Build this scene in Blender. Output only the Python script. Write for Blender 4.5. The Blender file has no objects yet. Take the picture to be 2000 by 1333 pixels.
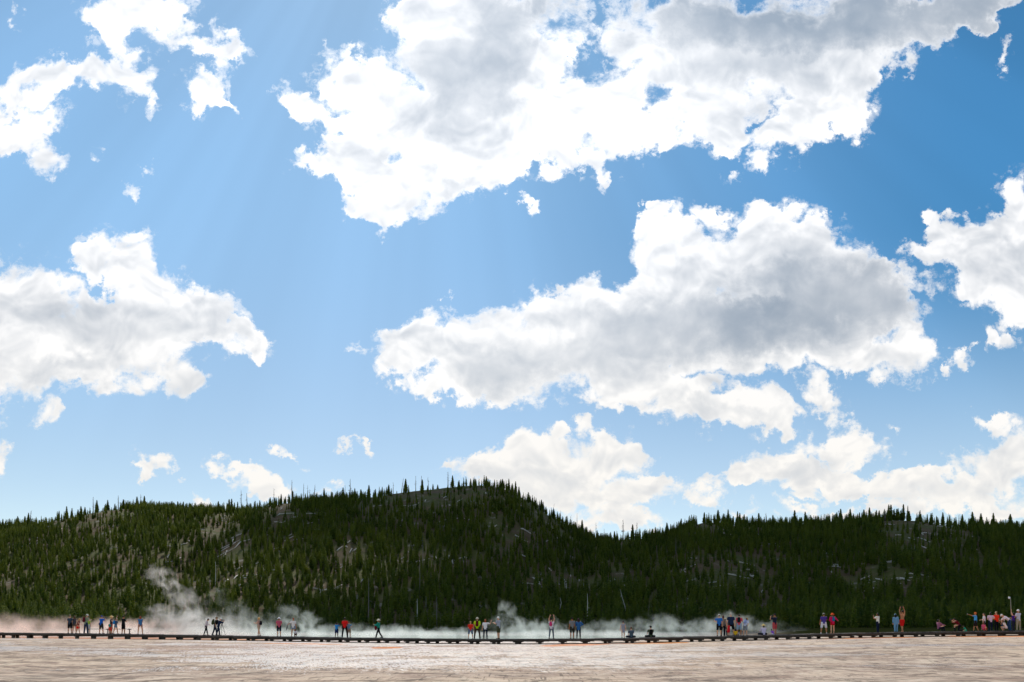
import bpy, bmesh, math, random
import numpy as np
from mathutils import Vector, Matrix

scene = bpy.context.scene
C = scene.collection
F = 1555.56            # focal length in pixels of the 2000 px wide photograph (28 mm on 36 mm)
HY = 1226.0            # picture row of the eye level
EYE = 1.40             # eye height over the flat

# ---------------------------------------------------------------- camera
cam = bpy.data.cameras.new('camera')
cam.lens = 28.0; cam.sensor_width = 36.0
cam.shift_y = (HY - 666.5) / 2000.0
cam.clip_start = 0.1; cam.clip_end = 12000
cam_o = bpy.data.objects.new('camera', cam)
cam_o.location = (0, 0, EYE); cam_o.rotation_euler = (math.pi/2, 0, 0)
C.objects.link(cam_o); scene.camera = cam_o

scene.view_settings.view_transform = 'Standard'
scene.view_settings.look = 'None'
scene.view_settings.exposure = 0.0
scene.view_settings.gamma = 1.0
scene.cycles.volume_bounces = 1
scene.cycles.use_adaptive_sampling = True; scene.cycles.adaptive_threshold = 0.02; scene.cycles.adaptive_min_samples = 16
scene.cycles.max_bounces = 6
scene.cycles.transparent_max_bounces = 12

# ---------------------------------------------------------------- node helpers
class X:
    """a node socket with arithmetic"""
    nt = None
    def __init__(s, sock): s.s = sock
    @staticmethod
    def op(op, *a, clamp=False):
        n = X.nt.nodes.new('ShaderNodeMath'); n.operation = op; n.use_clamp = clamp
        for i, v in enumerate(a):
            if isinstance(v, X): X.nt.links.new(v.s, n.inputs[i])
            else: n.inputs[i].default_value = v
        return X(n.outputs[0])
    def __add__(s, o): return X.op('ADD', s, o)
    __radd__ = __add__
    def __sub__(s, o): return X.op('SUBTRACT', s, o)
    def __rsub__(s, o): return X.op('SUBTRACT', o, s)
    def __mul__(s, o): return X.op('MULTIPLY', s, o)
    __rmul__ = __mul__
    def __truediv__(s, o): return X.op('DIVIDE', s, o)
    def __rtruediv__(s, o): return X.op('DIVIDE', o, s)
    def clamp(s): return X.op('ADD', s, 0.0, clamp=True)
    def max(s, o): return X.op('MAXIMUM', s, o)
    def min(s, o): return X.op('MINIMUM', s, o)
    def pow(s, o): return X.op('POWER', s, o)
def smooth(x, a, b, lo=0.0, hi=1.0, kind='SMOOTHSTEP'):
    n = X.nt.nodes.new('ShaderNodeMapRange'); n.interpolation_type = kind
    X.nt.links.new(x.s, n.inputs[0])
    for i, v in enumerate((a, b, lo, hi)):
        if isinstance(v, X): X.nt.links.new(v.s, n.inputs[1+i])
        else: n.inputs[1+i].default_value = v
    return X(n.outputs[0])
def sep(v):
    n = X.nt.nodes.new('ShaderNodeSeparateXYZ'); X.nt.links.new(v.s, n.inputs[0])
    return X(n.outputs[0]), X(n.outputs[1]), X(n.outputs[2])
def comb(x, y, z):
    n = X.nt.nodes.new('ShaderNodeCombineXYZ')
    for i, v in enumerate((x, y, z)):
        if isinstance(v, X): X.nt.links.new(v.s, n.inputs[i])
        else: n.inputs[i].default_value = v
    return X(n.outputs[0])
def vop(op, a, b=None, scale=None):
    n = X.nt.nodes.new('ShaderNodeVectorMath'); n.operation = op
    for i, v in enumerate((a, b)):
        if v is None: continue
        if isinstance(v, X): X.nt.links.new(v.s, n.inputs[i])
        else: n.inputs[i].default_value = v
    if scale is not None:
        if isinstance(scale, X): X.nt.links.new(scale.s, n.inputs['Scale'])
        else: n.inputs['Scale'].default_value = scale
    return X(n.outputs['Value'] if op in ('DOT_PRODUCT', 'LENGTH', 'DISTANCE') else n.outputs[0])
def mapping(v, loc=(0,0,0), rot=(0,0,0), scale=(1,1,1), kind='POINT'):
    n = X.nt.nodes.new('ShaderNodeMapping'); n.vector_type = kind
    X.nt.links.new(v.s, n.inputs[0])
    n.inputs[1].default_value = loc; n.inputs[2].default_value = rot; n.inputs[3].default_value = scale
    return X(n.outputs[0])
def noise(v, scale, detail=4.0, rough=0.5, dist=0.0, lac=2.0, color=False, dims='3D'):
    n = X.nt.nodes.new('ShaderNodeTexNoise'); n.noise_dimensions = dims
    if v is not None: X.nt.links.new(v.s, n.inputs['Vector'])
    n.inputs['Scale'].default_value = scale; n.inputs['Detail'].default_value = detail
    n.inputs['Roughness'].default_value = rough; n.inputs['Distortion'].default_value = dist
    n.inputs['Lacunarity'].default_value = lac
    return X(n.outputs['Color' if color else 'Fac'])
def voronoi(v, scale, detail=0.0, rough=0.5, feature='F1', smoothness=1.0, rand=1.0, dims='3D'):
    n = X.nt.nodes.new('ShaderNodeTexVoronoi'); n.feature = feature; n.voronoi_dimensions = dims
    X.nt.links.new(v.s, n.inputs['Vector'])
    n.inputs['Scale'].default_value = scale
    if 'Detail' in n.inputs: n.inputs['Detail'].default_value = detail; n.inputs['Roughness'].default_value = rough
    if feature == 'SMOOTH_F1': n.inputs['Smoothness'].default_value = smoothness
    n.inputs['Randomness'].default_value = rand
    return X(n.outputs['Distance'])
def rgb(c):
    n = X.nt.nodes.new('ShaderNodeRGB'); n.outputs[0].default_value = (*c, 1); return X(n.outputs[0])
def mixc(f, a, b, blend='MIX'):
    n = X.nt.nodes.new('ShaderNodeMix'); n.data_type = 'RGBA'; n.blend_type = blend
    for i, v in ((0, f), (6, a), (7, b)):
        if isinstance(v, X): X.nt.links.new(v.s, n.inputs[i])
        elif i == 0: n.inputs[0].default_value = v
        else: n.inputs[i].default_value = (*v, 1)
    return X(n.outputs[2])

# ---------------------------------------------------------------- sun and sky
SUN_EL, SUN_AZ = math.radians(47), math.radians(-5.5)     # azimuth from +Y towards +X
sd = Vector((math.sin(SUN_AZ)*math.cos(SUN_EL), math.cos(SUN_AZ)*math.cos(SUN_EL), math.sin(SUN_EL)))
sun = bpy.data.lights.new('sun', 'SUN'); sun.energy = 4.2; sun.angle = math.radians(0.5); sun.color = (1.0, 0.95, 0.87)
sun_o = bpy.data.objects.new('sun', sun); C.objects.link(sun_o)
sun_o.rotation_euler = (-sd).to_track_quat('-Z', 'Y').to_euler()

world = bpy.data.worlds.new('World'); scene.world = world; world.use_nodes = True
X.nt = world.node_tree; X.nt.nodes.clear()
sky = X.nt.nodes.new('ShaderNodeTexSky'); sky.sky_type = 'NISHITA'; sky.sun_disc = False
sky.sun_elevation = SUN_EL; sky.sun_rotation = SUN_AZ
sky.altitude = 2200; sky.air_density = 1.0; sky.dust_density = 0.4; sky.ozone_density = 2.0

# cloud masses in the plane through the sky ahead: (x, y, half width, half height, turn, weight), thousandths
CL = """270,20,125,42,0,1;425,75,62,28,10,1;235,60,42,50,0,.9;330,70,60,30,0,.7;452,95,45,18,15,.7
70,165,85,48,0,1;45,235,90,62,0,1;180,155,95,36,-8,1;262,150,48,58,25,1;95,310,48,38,38,1;180,95,25,30,0,.55;295,205,22,26,30,.7;30,260,60,45,0,.8
392,170,48,48,-35,1;430,115,30,28,0,.8;372,198,45,18,0,.7;440,205,38,14,35,.85;262,362,26,20,-20,.7;195,305,15,20,0,.6;305,322,20,9,-40,.5;30,25,10,26,-20,.5;630,103,14,8,0,.5
900,70,150,110,0,1;800,25,70,45,-30,.9;1000,50,170,130,0,1;860,170,170,110,0,1;700,160,100,55,20,1;1010,200,190,120,0,1;575,180,45,32,55,.75;625,215,75,45,25,.9;740,250,120,75,0,1
850,300,210,90,-12,1;690,315,120,38,-5,.95;600,330,60,24,-8,.8;735,380,80,60,30,1;720,420,40,30,0,.9;830,380,100,55,-15,1;930,340,90,60,-20,1;1000,300,80,50,-20,1;1065,290,70,50,0,1
1180,230,130,90,0,1;1150,295,40,55,-25,.9;1185,335,40,28,45,.9;1210,355,20,10,0,.6;1250,270,70,40,0,.9;1330,210,150,85,10,1;1300,80,180,120,0,1;1500,160,200,125,0,1;1560,60,260,110,0,1;1650,150,90,100,30,1
1430,270,60,35,0,1;1530,265,55,52,0,1;1480,305,26,24,0,.7;1660,240,40,38,0,.9;1600,235,70,40,0,.9;1740,60,170,75,-18,1;1860,25,120,50,-22,1;1940,10,80,32,-25,1;1715,160,28,16,0,.5
1965,100,26,32,-15,.65;1960,130,14,24,0,.6;1025,392,16,24,-10,.75;1428,340,22,12,-30,.55;1965,316,22,9,0,.5
790,690,75,45,0,1;850,655,70,55,0,1;955,640,60,50,0,1;905,720,150,70,0,1;1060,640,90,75,0,1;1040,710,190,78,0,1;1180,620,110,85,0,1;1290,520,85,110,0,1;1230,640,200,110,0,1
1350,490,110,85,0,1;1440,560,200,130,0,1;1535,470,100,90,0,1;1500,430,55,48,0,1;1610,510,110,90,0,1;1640,610,150,120,0,1;1730,590,70,85,0,1;1400,665,260,82,-4,1;1560,680,150,60,0,1;1270,430,40,22,-30,.6;1400,430,50,20,20,.55;1455,405,50,20,-15,.7
1760,690,72,55,15,.95;1700,720,60,28,0,.75;1790,650,40,30,0,.6;700,683,20,14,20,.65;745,725,40,20,0,.6;860,765,60,30,0,.9;785,755,40,22,40,.7
1190,775,68,42,0,1;1310,785,150,44,6,1;1440,790,130,44,6,1;1510,815,55,34,0,1;1230,745,60,36,0,.8;1590,770,45,36,25,.95;1630,795,34,40,20,.95;1125,830,30,16,0,.6;1100,795,22,10,30,.45
1960,480,120,80,0,1;1860,460,60,52,0,1;1830,435,28,34,0,.9;1820,500,75,28,15,.9;1985,400,40,75,0,1;1950,560,95,60,0,1;1905,560,40,62,0,.9;1830,560,52,26,10,.75;1975,620,45,38,0,.8;1965,680,55,26,15,.95;1920,660,40,20,20,.7;1875,704,32,22,0,.85;2060,500,120,160,0,1
40,560,95,82,0,1;235,510,88,62,0,1;175,520,36,34,0,.8;300,600,120,85,0,1;150,640,170,105,0,1;400,610,75,68,0,1;450,665,75,48,15,1;505,680,34,20,0,.8;60,720,120,82,0,1;230,715,120,62,0,1;350,752,42,34,0,.95;340,700,60,34,0,.7;-60,650,90,160,0,1
90,812,46,24,0,.9;15,812,30,14,0,.6;0,892,30,46,0,1;290,912,44,28,0,.95;268,920,26,14,0,.6;545,884,42,13,6,.85;580,893,40,9,4,.6;685,875,20,10,0,.65;720,877,16,7,0,.6;363,942,14,5,0,.5;875,578,12,8,0,.55
450,915,42,18,0,.9;495,935,55,30,15,1;530,960,40,24,0,.9;420,985,50,16,0,.8;380,995,40,12,0,.7;650,968,30,18,0,.8
860,928,26,16,0,.8;925,915,60,38,-20,1;1035,860,50,34,0,1;1010,900,90,50,0,1;1130,880,110,50,0,1;1215,880,75,40,10,1;1160,945,160,52,0,1;1300,960,110,40,0,1;1400,965,62,26,8,1;1150,1005,130,44,0,1;1230,1030,70,26,0,1;1050,950,120,60,0,1
1445,925,50,30,0,1;1500,900,60,30,0,1;1600,885,90,52,0,1;1680,875,78,38,12,1;1650,835,36,20,-10,.85;1560,930,150,28,0,1;1690,945,110,28,0,1;1720,965,60,18,0,.9;1760,955,90,30,0,1
1755,832,28,14,5,.75;1935,815,34,18,10,.75;1990,865,55,55,0,1;1930,910,100,44,0,1;1960,970,160,50,0,1;1840,955,80,36,0,1;1880,990,150,26,0,.95;1740,1000,120,20,0,.8;1640,1005,110,16,0,.6;1540,985,40,18,20,.6;1595,970,34,14,0,.55;1390,935,26,14,0,.5;1475,1005,70,12,0,.5"""
HOLES = "1142,105,20,32,10,.6;1165,25,16,34,-10,.4;1110,125,30,12,-30,.25;1268,190,30,24,25,.6;1505,238,34,10,0,.5;1720,668,34,16,-20,.5;620,175,14,9,0,.4;640,200,40,12,20,.35;775,310,24,12,-40,.5;190,570,24,16,40,.6;190,100,30,25,0,.3;1320,430,1,1,0,0;1400,445,40,22,0,.5;1135,1000,50,16,0,.3;65,178,22,10,-30,.4;31,237,14,9,0,.5;1075,285,24,16,30,.4;1160,285,16,22,-30,.4"
# thick, dark-bellied parts of those clouds
DK = """1620,600,190,75,-4,.75;1390,630,190,60,0,.40;1300,665,260,60,-6,.5;1560,545,230,80,0,.35;1290,560,90,50,0,.15;1050,700,180,50,0,.26;930,720,150,36,0,.2
1620,-20,460,95,0,1.5;1400,60,220,80,0,.5;1600,100,260,70,0,.4;930,50,140,130,0,.5;880,190,110,80,0,.5;990,120,60,120,-20,.25;1480,190,120,60,0,.35;760,330,80,40,0,.3;1060,0,100,70,0,.4;900,370,90,20,-15,.25
60,580,90,40,0,.2;240,640,180,40,8,.3;110,740,130,30,0,.28;420,640,70,36,0,.2;210,720,80,30,0,.2;30,700,90,40,0,.15
1300,800,160,14,0,.28;1480,815,70,14,0,.2;1060,935,150,26,0,.28;1180,960,150,22,0,.3;1280,1000,110,20,0,.26;1560,925,150,18,0,.28;1640,900,60,18,0,.22;1930,960,140,26,0,.26;1950,510,110,30,0,.24;1890,910,70,20,0,.18;1350,975,60,14,0,.2"""
def parse(text, grow, kind):
    out = []
    for it in text.replace('\n', ';').split(';'):
        cx, cy, rx, ry, a, w = map(float, it.split(','))
        if w == 0: continue
        a = math.radians(-a); rx *= grow/1000; ry *= grow/1000
        out.append(((cx-1000)/1000, (HY-cy)/1000, rx, ry, a, w, kind,
                    math.hypot(rx*math.cos(a), ry*math.sin(a)), math.hypot(rx*math.sin(a), ry*math.cos(a))))
    return out
def blobs(uv, lst):
    V = uv                       # z carries the running sum
    for cx, cy, rx, ry, a, w, _k, _hx, _hy in lst:
        q = mapping(V, (cx, cy, 0), (0, 0, a), (rx, ry, 1e5), 'TEXTURE')
        f = X.op('SUBTRACT', 1.0, vop('DOT_PRODUCT', q, q), clamp=True)
        n = X.nt.nodes.new('ShaderNodeVectorMath'); n.operation = 'MULTIPLY_ADD'
        X.nt.links.new(f.s, n.inputs[0]); n.inputs[1].default_value = (0, 0, w); X.nt.links.new(V.s, n.inputs[2])
        V = X(n.outputs[0])
    return sep(V)[2]
tc = X.nt.nodes.new('ShaderNodeTexCoord')
d = vop('NORMALIZE', X(tc.outputs['Generated']))
dx, dy, dz = sep(d)
k = 1.55556/dy.max(0.12)
uv0 = comb(dx*k, dz*k, 0.0)
ux, uy, _ = sep(uv0)
# ragged outlines: displace the masses with a turbulent field, coarse then fine
w1 = vop('SUBTRACT', noise(uv0, 6.0, 2, .5, color=True, dims='2D'), (.5, .5, .5))
w2 = vop('SUBTRACT', noise(uv0, 17.0, 6, .60, color=True, dims='2D'), (.5, .5, .5))
uvw = vop('ADD', vop('ADD', uv0, vop('SCALE', w1, scale=.07)), vop('SCALE', w2, scale=.098))
uv = comb(sep(uvw)[0], sep(uvw)[1], 0.0)
front = smooth(dy, .10, .30)
near = front*smooth(X.op('ABSOLUTE', ux), 1.08, 1.5, 1, 0)*smooth(uy, 1.25, 1.55, 1, 0)
gen = smooth(noise(d, 2.3, 3, .5), .46, .70)*1.3
p3 = comb(ux, uy*1.15, 0.3)
pw = vop('ADD', p3, vop('SCALE', w1, scale=.10))
def puff(v): return 1 - voronoi(v, 13.0, 2.0, .5, 'F1', dims='2D')
pf = puff(pw)
pf2 = puff(vop('ADD', pw, (-.002, .014, 0)))
n_b = noise(pw, 8.0, 7, .64, dims='2D')                       # broken edges
n_f = noise(p3, 46.0, 4, .7, dims='2D')
n_l = noise(pw, 7.0, 4, .52, dims='2D')
n_s = noise(vop('ADD', pw, (-.004, .03, 0)), 7.0, 4, .52, dims='2D')
n_w = noise(p3, 5, 3, .55, dims='2D')
edge = (n_b-.5)*1.35 + (pf-.6)*.4
relief = ((n_l-n_s)*2.0 + (pf-pf2)*.5)
lowc = smooth(uy, .15, .75)
lit = mixc(lowc, (.93, .90, .85), (.96, .965, .98))
dkc = mixc(lowc, (.52, .565, .62), (.29, .355, .44))
cosang = vop('DOT_PRODUCT', d, tuple(sd))
glow = smooth(cosang, math.cos(math.radians(34)), 1.0, 0, 1, 'LINEAR')
# sky: Nishita, with faint beams fanning out below the sun
su, sv = sd.x/sd.y*1.55556, sd.z/sd.y*1.55556
ang = X.op('ARCTAN2', ux - su, sv - uy)
bn = noise(comb(ang*1.0, .37, 0.0), 3.4, 3, .55)
beam = smooth(bn, .34, .66, -1, 1)*.058*smooth(uy, .12, .7)*front
skc = vop('MULTIPLY', X(sky.outputs[0]), (.68, .99, .97))
skc = vop('MULTIPLY', skc, mixc(smooth(uy, .15, 1.0), (.86, .66, .62), (1, 1, 1)))
skc = vop('MULTIPLY', skc, mixc(smooth(ux, -.5, 1.0)*smooth(uy, .25, .8), (2.15, 1.66, 1.46), (.56, .88, 1.0)))
skc = vop('SCALE', skc, scale=(beam + 1.0))
w_air = rgb((.80, .9, 1.0))

CLL, HOL, DKL = parse(CL, 1.09, 'c'), parse(HOLES, 1.3, 'h'), parse(DK, 1.4, 'd')
def closure(lst):
    """Background shader for one patch of sky that only these masses reach"""
    body = blobs(uv, [b for b in lst if b[6] == 'c'])
    hl = [b for b in lst if b[6] == 'h']; dl = [b for b in lst if b[6] == 'd']
    body = X.op('MULTIPLY_ADD', body, near, gen*(1-near)) if any(b[6] == 'c' for b in lst) else gen*(1-near)
    amp = smooth(body, .02, .35)
    D = (1 - X.op('EXPONENT', body*-1.8)) - .36 + edge*amp*smooth(body, .5, 1.6, 1.0, .45)
    D = D - (1-smooth(uy, .18, .46))*.07*near
    if hl: D = D - blobs(uv, hl)*.8*near
    alpha = smooth(D + (n_f-.5)*.40*smooth(D, .5, .1), -.07, .34)
    wisp = smooth(D, -.34, .05)*.42*smooth(n_f + n_b - .5, .46, .66)
    alpha = alpha.max(wisp)
    thick = smooth(D, .0, .62)
    dark = (blobs(uv, dl)*near + (1-near)*.25) if dl else (1-near)*.25
    shade = thick*(dark*1.0 + .03)*smooth(n_w, .25, .70, .66, 1.1) + smooth(D, .02, .35)*relief*(dark*.6 - 1.0)*.82 + thick*.03
    shade = smooth(1 - X.op('EXPONENT', (shade + .06)*-1.05), 0, .80, 0, 1, 'LINEAR')
    cc = vop('SCALE', mixc(shade, lit, dkc), scale=1.06 + glow*.30)
    b = X.nt.nodes.new('ShaderNodeBackground')
    X.nt.links.new(mixc(alpha, vop('SCALE', skc, scale=.12), cc).s, b.inputs[0]); b.inputs[1].default_value = 1.0
    return b.outputs[0]
root = closure(CLL+HOL+DKL)
wo = X.nt.nodes.new('ShaderNodeOutputWorld'); X.nt.links.new(root, wo.inputs[0])
world.cycles.sampling_method = 'MANUAL'; world.cycles.sample_map_resolution = 512

# ================================================================ small helpers
def link(o, parent=None):
    C.objects.link(o)
    if parent is not None: o.parent = parent
    return o
def tag(o, label=None, cat=None, group=None, kind=None):
    if label: o['label'] = label
    if cat: o['category'] = cat
    if group: o['group'] = group
    if kind: o['kind'] = kind
    return o
def mesh_np(name, V, quads=None, tris=None, mats=(), smooth_=False, mi=None):
    """mesh from numpy arrays"""
    me = bpy.data.meshes.new(name)
    V = np.asarray(V, np.float32)
    loops, starts, n = [], [], 0
    if quads is not None and len(quads):
        q = np.asarray(quads, np.int32); loops.append(q.ravel()); starts.append(np.arange(len(q), dtype=np.int32)*4); n = len(q)*4
    if tris is not None and len(tris):
        t = np.asarray(tris, np.int32); loops.append(t.ravel()); starts.append(np.arange(len(t), dtype=np.int32)*3 + n)
    L = np.concatenate(loops); S = np.concatenate(starts)
    me.vertices.add(len(V)); me.vertices.foreach_set('co', V.ravel())
    me.loops.add(len(L)); me.loops.foreach_set('vertex_index', L)
    me.polygons.add(len(S)); me.polygons.foreach_set('loop_start', S)
    if smooth_: me.polygons.foreach_set('use_smooth', np.ones(len(S), bool))
    for m in mats: me.materials.append(m)
    if mi is not None: me.polygons.foreach_set('material_index', np.asarray(mi, np.int32))
    me.update(calc_edges=True)
    return me
def obj(name, me, parent=None):
    return link(bpy.data.objects.new(name, me), parent)
def empty(name, loc, rz=0.0):
    o = bpy.data.objects.new(name, None); o.location = loc; o.rotation_euler = (0, 0, rz); o.empty_display_size = .2
    return link(o)
def hexc(h):
    c = [int(h[i:i+2], 16)/255 for i in (0, 2, 4)]
    return tuple(v/12.92 if v <= .04045 else ((v+.055)/1.055)**2.4 for v in c)
def new_mat(name):
    m = bpy.data.materials.new(name); m.use_nodes = True; X.nt = m.node_tree; X.nt.nodes.clear()
    b = X.nt.nodes.new('ShaderNodeBsdfPrincipled'); o = X.nt.nodes.new('ShaderNodeOutputMaterial')
    X.nt.links.new(b.outputs[0], o.inputs[0])
    return m, b
def put(b, **kw):
    names = dict(color='Base Color', rough='Roughness', spec='Specular IOR Level', normal='Normal', metal='Metallic', coat='Coat Weight')
    for k_, v in kw.items():
        i = b.inputs[names[k_]]
        if isinstance(v, X): X.nt.links.new(v.s, i)
        elif isinstance(v, tuple): i.default_value = (*v, 1)
        else: i.default_value = v
def bump(h, strength=.5, dist=.1, normal=None):
    n = X.nt.nodes.new('ShaderNodeBump'); n.inputs['Strength'].default_value = strength; n.inputs['Distance'].default_value = dist
    X.nt.links.new(h.s, n.inputs['Height'])
    if normal is not None: X.nt.links.new(normal.s, n.inputs['Normal'])
    return X(n.outputs[0])
def objco():
    return X(X.nt.nodes.new('ShaderNodeTexCoord').outputs['Object'])
def geopos():
    return X(X.nt.nodes.new('ShaderNodeNewGeometry').outputs['Position'])
# numpy value noise
def _h(ix, iy, seed):
    n = (ix.astype(np.int64)*374761393 + iy.astype(np.int64)*668265263 + seed*974634777) & 0x7fffffff
    n = ((n ^ (n >> 13))*1274126177) & 0x7fffffff
    return ((n ^ (n >> 16)) & 0xffff)/65535.0
def vnoise(x, y, seed=0):
    ix, iy = np.floor(x), np.floor(y); fx, fy = x-ix, y-iy
    fx = fx*fx*(3-2*fx); fy = fy*fy*(3-2*fy)
    a, b_, c, d_ = _h(ix, iy, seed), _h(ix+1, iy, seed), _h(ix, iy+1, seed), _h(ix+1, iy+1, seed)
    return (a*(1-fx)+b_*fx)*(1-fy) + (c*(1-fx)+d_*fx)*fy
def fbm(x, y, oct_=4, seed=0, gain=.5):
    t, a, s_ = 0, 1.0, 0
    for i in range(oct_):
        t = t + a*vnoise(x*2**i, y*2**i, seed+i*17); s_ += a; a *= gain
    return t/s_
def sst(x, a, b_):
    t = np.clip((x-a)/(b_-a), 0, 1); return t*t*(3-2*t)
def px2x(px, Y): return (px-1000)/F*Y
def py2z(py, Y): return EYE + (HY-py)/F*Y

# ================================================================ layout of the boardwalk (front edge)
DPX = np.array([-400, 0, 300, 600, 900, 1100, 1300, 1500, 1700, 2000, 2400], float)
DSC = np.array([17.5, 20.3, 21.3, 22.6, 24.2, 24.6, 24.4, 24.0, 23.6, 23.2, 22.5])      # pixels per metre
DPY = np.array([1233, 1236.5, 1240, 1245.4, 1249.2, 1249.3, 1246.2, 1241.4, 1236.2, 1233, 1230])
def _sm(px, arr):
    px = np.asarray(px, float); acc = 0
    for k_ in (-120, -60, 0, 60, 120): acc = acc + np.interp(px+k_, DPX, arr)
    return acc/5
def deckY(px): return F/_sm(px, DSC)
def deckZ(px):
    s_ = _sm(px, DSC); return EYE - (_sm(px, DPY)-HY)/s_
DECK_H = 0.40
DECK_W = 2.3
# ================================================================ flat ground
def ground_z(x, y):
    ys = np.maximum(y, 6.0)
    px = np.clip(x/ys*F + 1000, -400, 2400)
    zd = deckZ(px) - DECK_H
    t = sst(y, 26, 58)
    z = zd*t
    # land behind the walk: flat pool level on the left and middle, a dark rise on the right
    rise = sst(px, 1380, 1640)*sst(y, 74, 118)*(1.38 - zd)
    fl = sst(y, 69, 80)*(1-sst(px, 1330, 1600))
    z = z + rise*t
    z = z*(1-fl) + .10*fl
    return z
def near_relief(x, y):
    """low terracettes of the mineral mat, a centimetre or two high"""
    warp = fbm(x*.25, y*.12, 3, 5)*6
    r = fbm(x*.75+warp*.3, y*1.9+warp, 4, 11, .6)
    ridge = 1-np.abs(2*fbm(x*.45, y*1.3+warp*1.4, 3, 31, .55)-1)
    return (r-.5)*.030 + (ridge-.75)*.030
ys = np.concatenate([np.linspace(-60, 14, 12), np.linspace(15.5, 40, 190)[0:], np.linspace(40.2, 78, 150), 78+np.geomspace(1.0, 420, 60)])
us = np.concatenate([np.linspace(-2.0, -.80, 10), np.linspace(-.78, .78, 620), np.linspace(.80, 2.0, 10)])
YY, UU = np.meshgrid(ys, us, indexing='ij')
XX = UU*np.maximum(YY, 16)*np.where(YY < 16, 1.0 + (16-YY)*.02, 1)
ZZ = ground_z(XX, YY)
ZZ = ZZ + near_relief(XX, YY)*(1-sst(YY, 64, 80))*sst(YY, 2, 14)
nr, nc = XX.shape
idx = np.arange(nr*nc).reshape(nr, nc)
quads = np.stack([idx[:-1,:-1], idx[:-1,1:], idx[1:,1:], idx[1:,:-1]], -1).reshape(-1, 4)

m_ground, b = new_mat('mineral_mat')
P = geopos(); gx, gy, gz = sep(P)
st = comb(gx, gy*.30, 0.0)
wv = vop('SCALE', vop('SUBTRACT', noise(mapping(P, scale=(.12, .05, 1)), 1.0, 3, .5, color=True), (.5, .5, .5)), scale=5.0)
stw = vop('ADD', st, wv)
big = noise(mapping(P, scale=(.05, .09, 1)), 1.0, 4, .6)
mid = noise(mapping(stw, scale=(.5, 2.0, 1)), 1.0, 6, .65)
fine = noise(mapping(stw, scale=(1.0, 2.4, 1)), 1.0, 6, .74)
grit = noise(comb(gx, gy*.055, 0.0), 8.0, 4, .75)
base = mixc(smooth(big, .40, .60), (.48, .375, .295), (.54, .415, .31))
base = mixc(smooth(mid, .50, .64), base, (.31, .225, .175))
base = mixc(smooth(mid, .34, .46, 1, 0)*.7, base, (.60, .50, .39))
base = mixc(smooth(fine, .53, .63)*.80, base, (.13, .10, .08))
base = mixc(smooth(fine, .30, .42, 1, 0)*.7, base, (.66, .58, .47))
base = mixc(smooth(grit, .53, .66)*.85, base, (.12, .095, .08))
rid = noise(vop('ADD', comb(gx*.16, gy*.62, 0.0), vop('SCALE', wv, scale=.10)), 1.0, 5, .62)
rid = X.op('ABSOLUTE', rid-.5)
rpl = smooth(rid, .0, .042, 1, 0)*smooth(noise(mapping(P, scale=(.09, .10, 1)), 1.0, 3, .6), .38, .52)*smooth(gy, 56, 34)
base = mixc(rpl*.80, base, (.12, .09, .07))
# brownish thermal water films left of the middle, orange bacterial streaks beside the walk
lx = smooth(gx, -26, -12)*smooth(gx, -2, 6, 1, 0)
film = smooth(noise(mapping(P, scale=(.06, .13, 1)), 1.0, 5, .62), .46, .56)*smooth(gy, 34, 46)*lx
base = mixc(film*.55, base, (.30, .165, .12))
def patch(cx, cy, rx, ry, a=0):
    q = mapping(P, (cx, cy, 0), (0, 0, math.radians(a)), (rx, ry, 1e4), 'TEXTURE')
    return X.op('SUBTRACT', 1.0, vop('DOT_PRODUCT', q, q), clamp=True)
def wpatch(px, py, rpx, ry, a=0):
    Y_ = float(F*(EYE)/(py-HY)) if py-HY > 25 else float(deckY(px))-1.0
    return patch(px2x(px, Y_), Y_, rpx/F*Y_, ry, a)
orange = wpatch(1125, 1262, 62, 6, -25) + wpatch(1270, 1260, 85, 4) + wpatch(755, 1268, 32, 3) + wpatch(1905, 1248, 75, 7) + wpatch(1990, 1250, 90, 10) + wpatch(1700, 1248, 110, 3)*.6 + wpatch(430, 1252, 120, 3.5)*.55 + wpatch(600, 1262, 120, 3)*.35
edge_ = smooth(orange*2.0 + (noise(st, .9, 4, .65)-.5)*1.3, .25, .62)
base = mixc(edge_*.85, base, mixc(smooth(mid, .4, .6), (.72, .21, .035), (.56, .24, .08)))
# behind the walk: dark grass at right, reddish and pale mats elsewhere
pxn = gx/gy.max(6.0)*F
back = smooth(gy, 72, 80)
far_r = smooth(pxn + (noise(P, .05, 3, .5)-.5)*160, 360, 560)*smooth(gy, 74, 84)
base = mixc(back*smooth(pxn, -760, -420, 1, 0), base, (.42, .20, .12))
base = mixc(far_r, base, mixc(noise(P, .4, 5, .6), (.008, .013, .004), (.020, .022, .008)))
wood = smooth(gy, 190, 230)
base = mixc(wood, base, (.07, .075, .03))
put(b, color=base)
wet = smooth(noise(mapping(P, scale=(.07, .15, 1)), 1.0, 4, .6) + smooth(gx, -20, -6)*smooth(gx, 3, 11, 1, 0)*.17 + smooth(gy, 34, 46)*.05, .47, .62)*smooth(gy, 92, 78, 0, 1)*smooth(gy, 21, 31)
spk = noise(comb(gx+gy*.3+7, gy*.06-gx*.02, 0.0), 13.0, 5, .88) + (noise(mapping(P, scale=(.7, .22, 1)), 1.0, 4, .7)-.5)*.34
spark = smooth(spk, .63 - wet*.19, .67 - wet*.19)*smooth(wet, 0, .2)
spark = spark*(1 - edge_*.6)
put(b, color=mixc(wet*.55, base, vop('MULTIPLY', base, (.60, .48, .42))), rough=smooth(spark, 0, 1, .9, .30), spec=smooth(spark, 0, 1, .06, 1.0)*(1-far_r))
n1 = bump(fine*.7 + grit*.3, .6, .06)
n2 = bump(noise(P, 22.0, 2, .6), 1.0, .028, n1)
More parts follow.
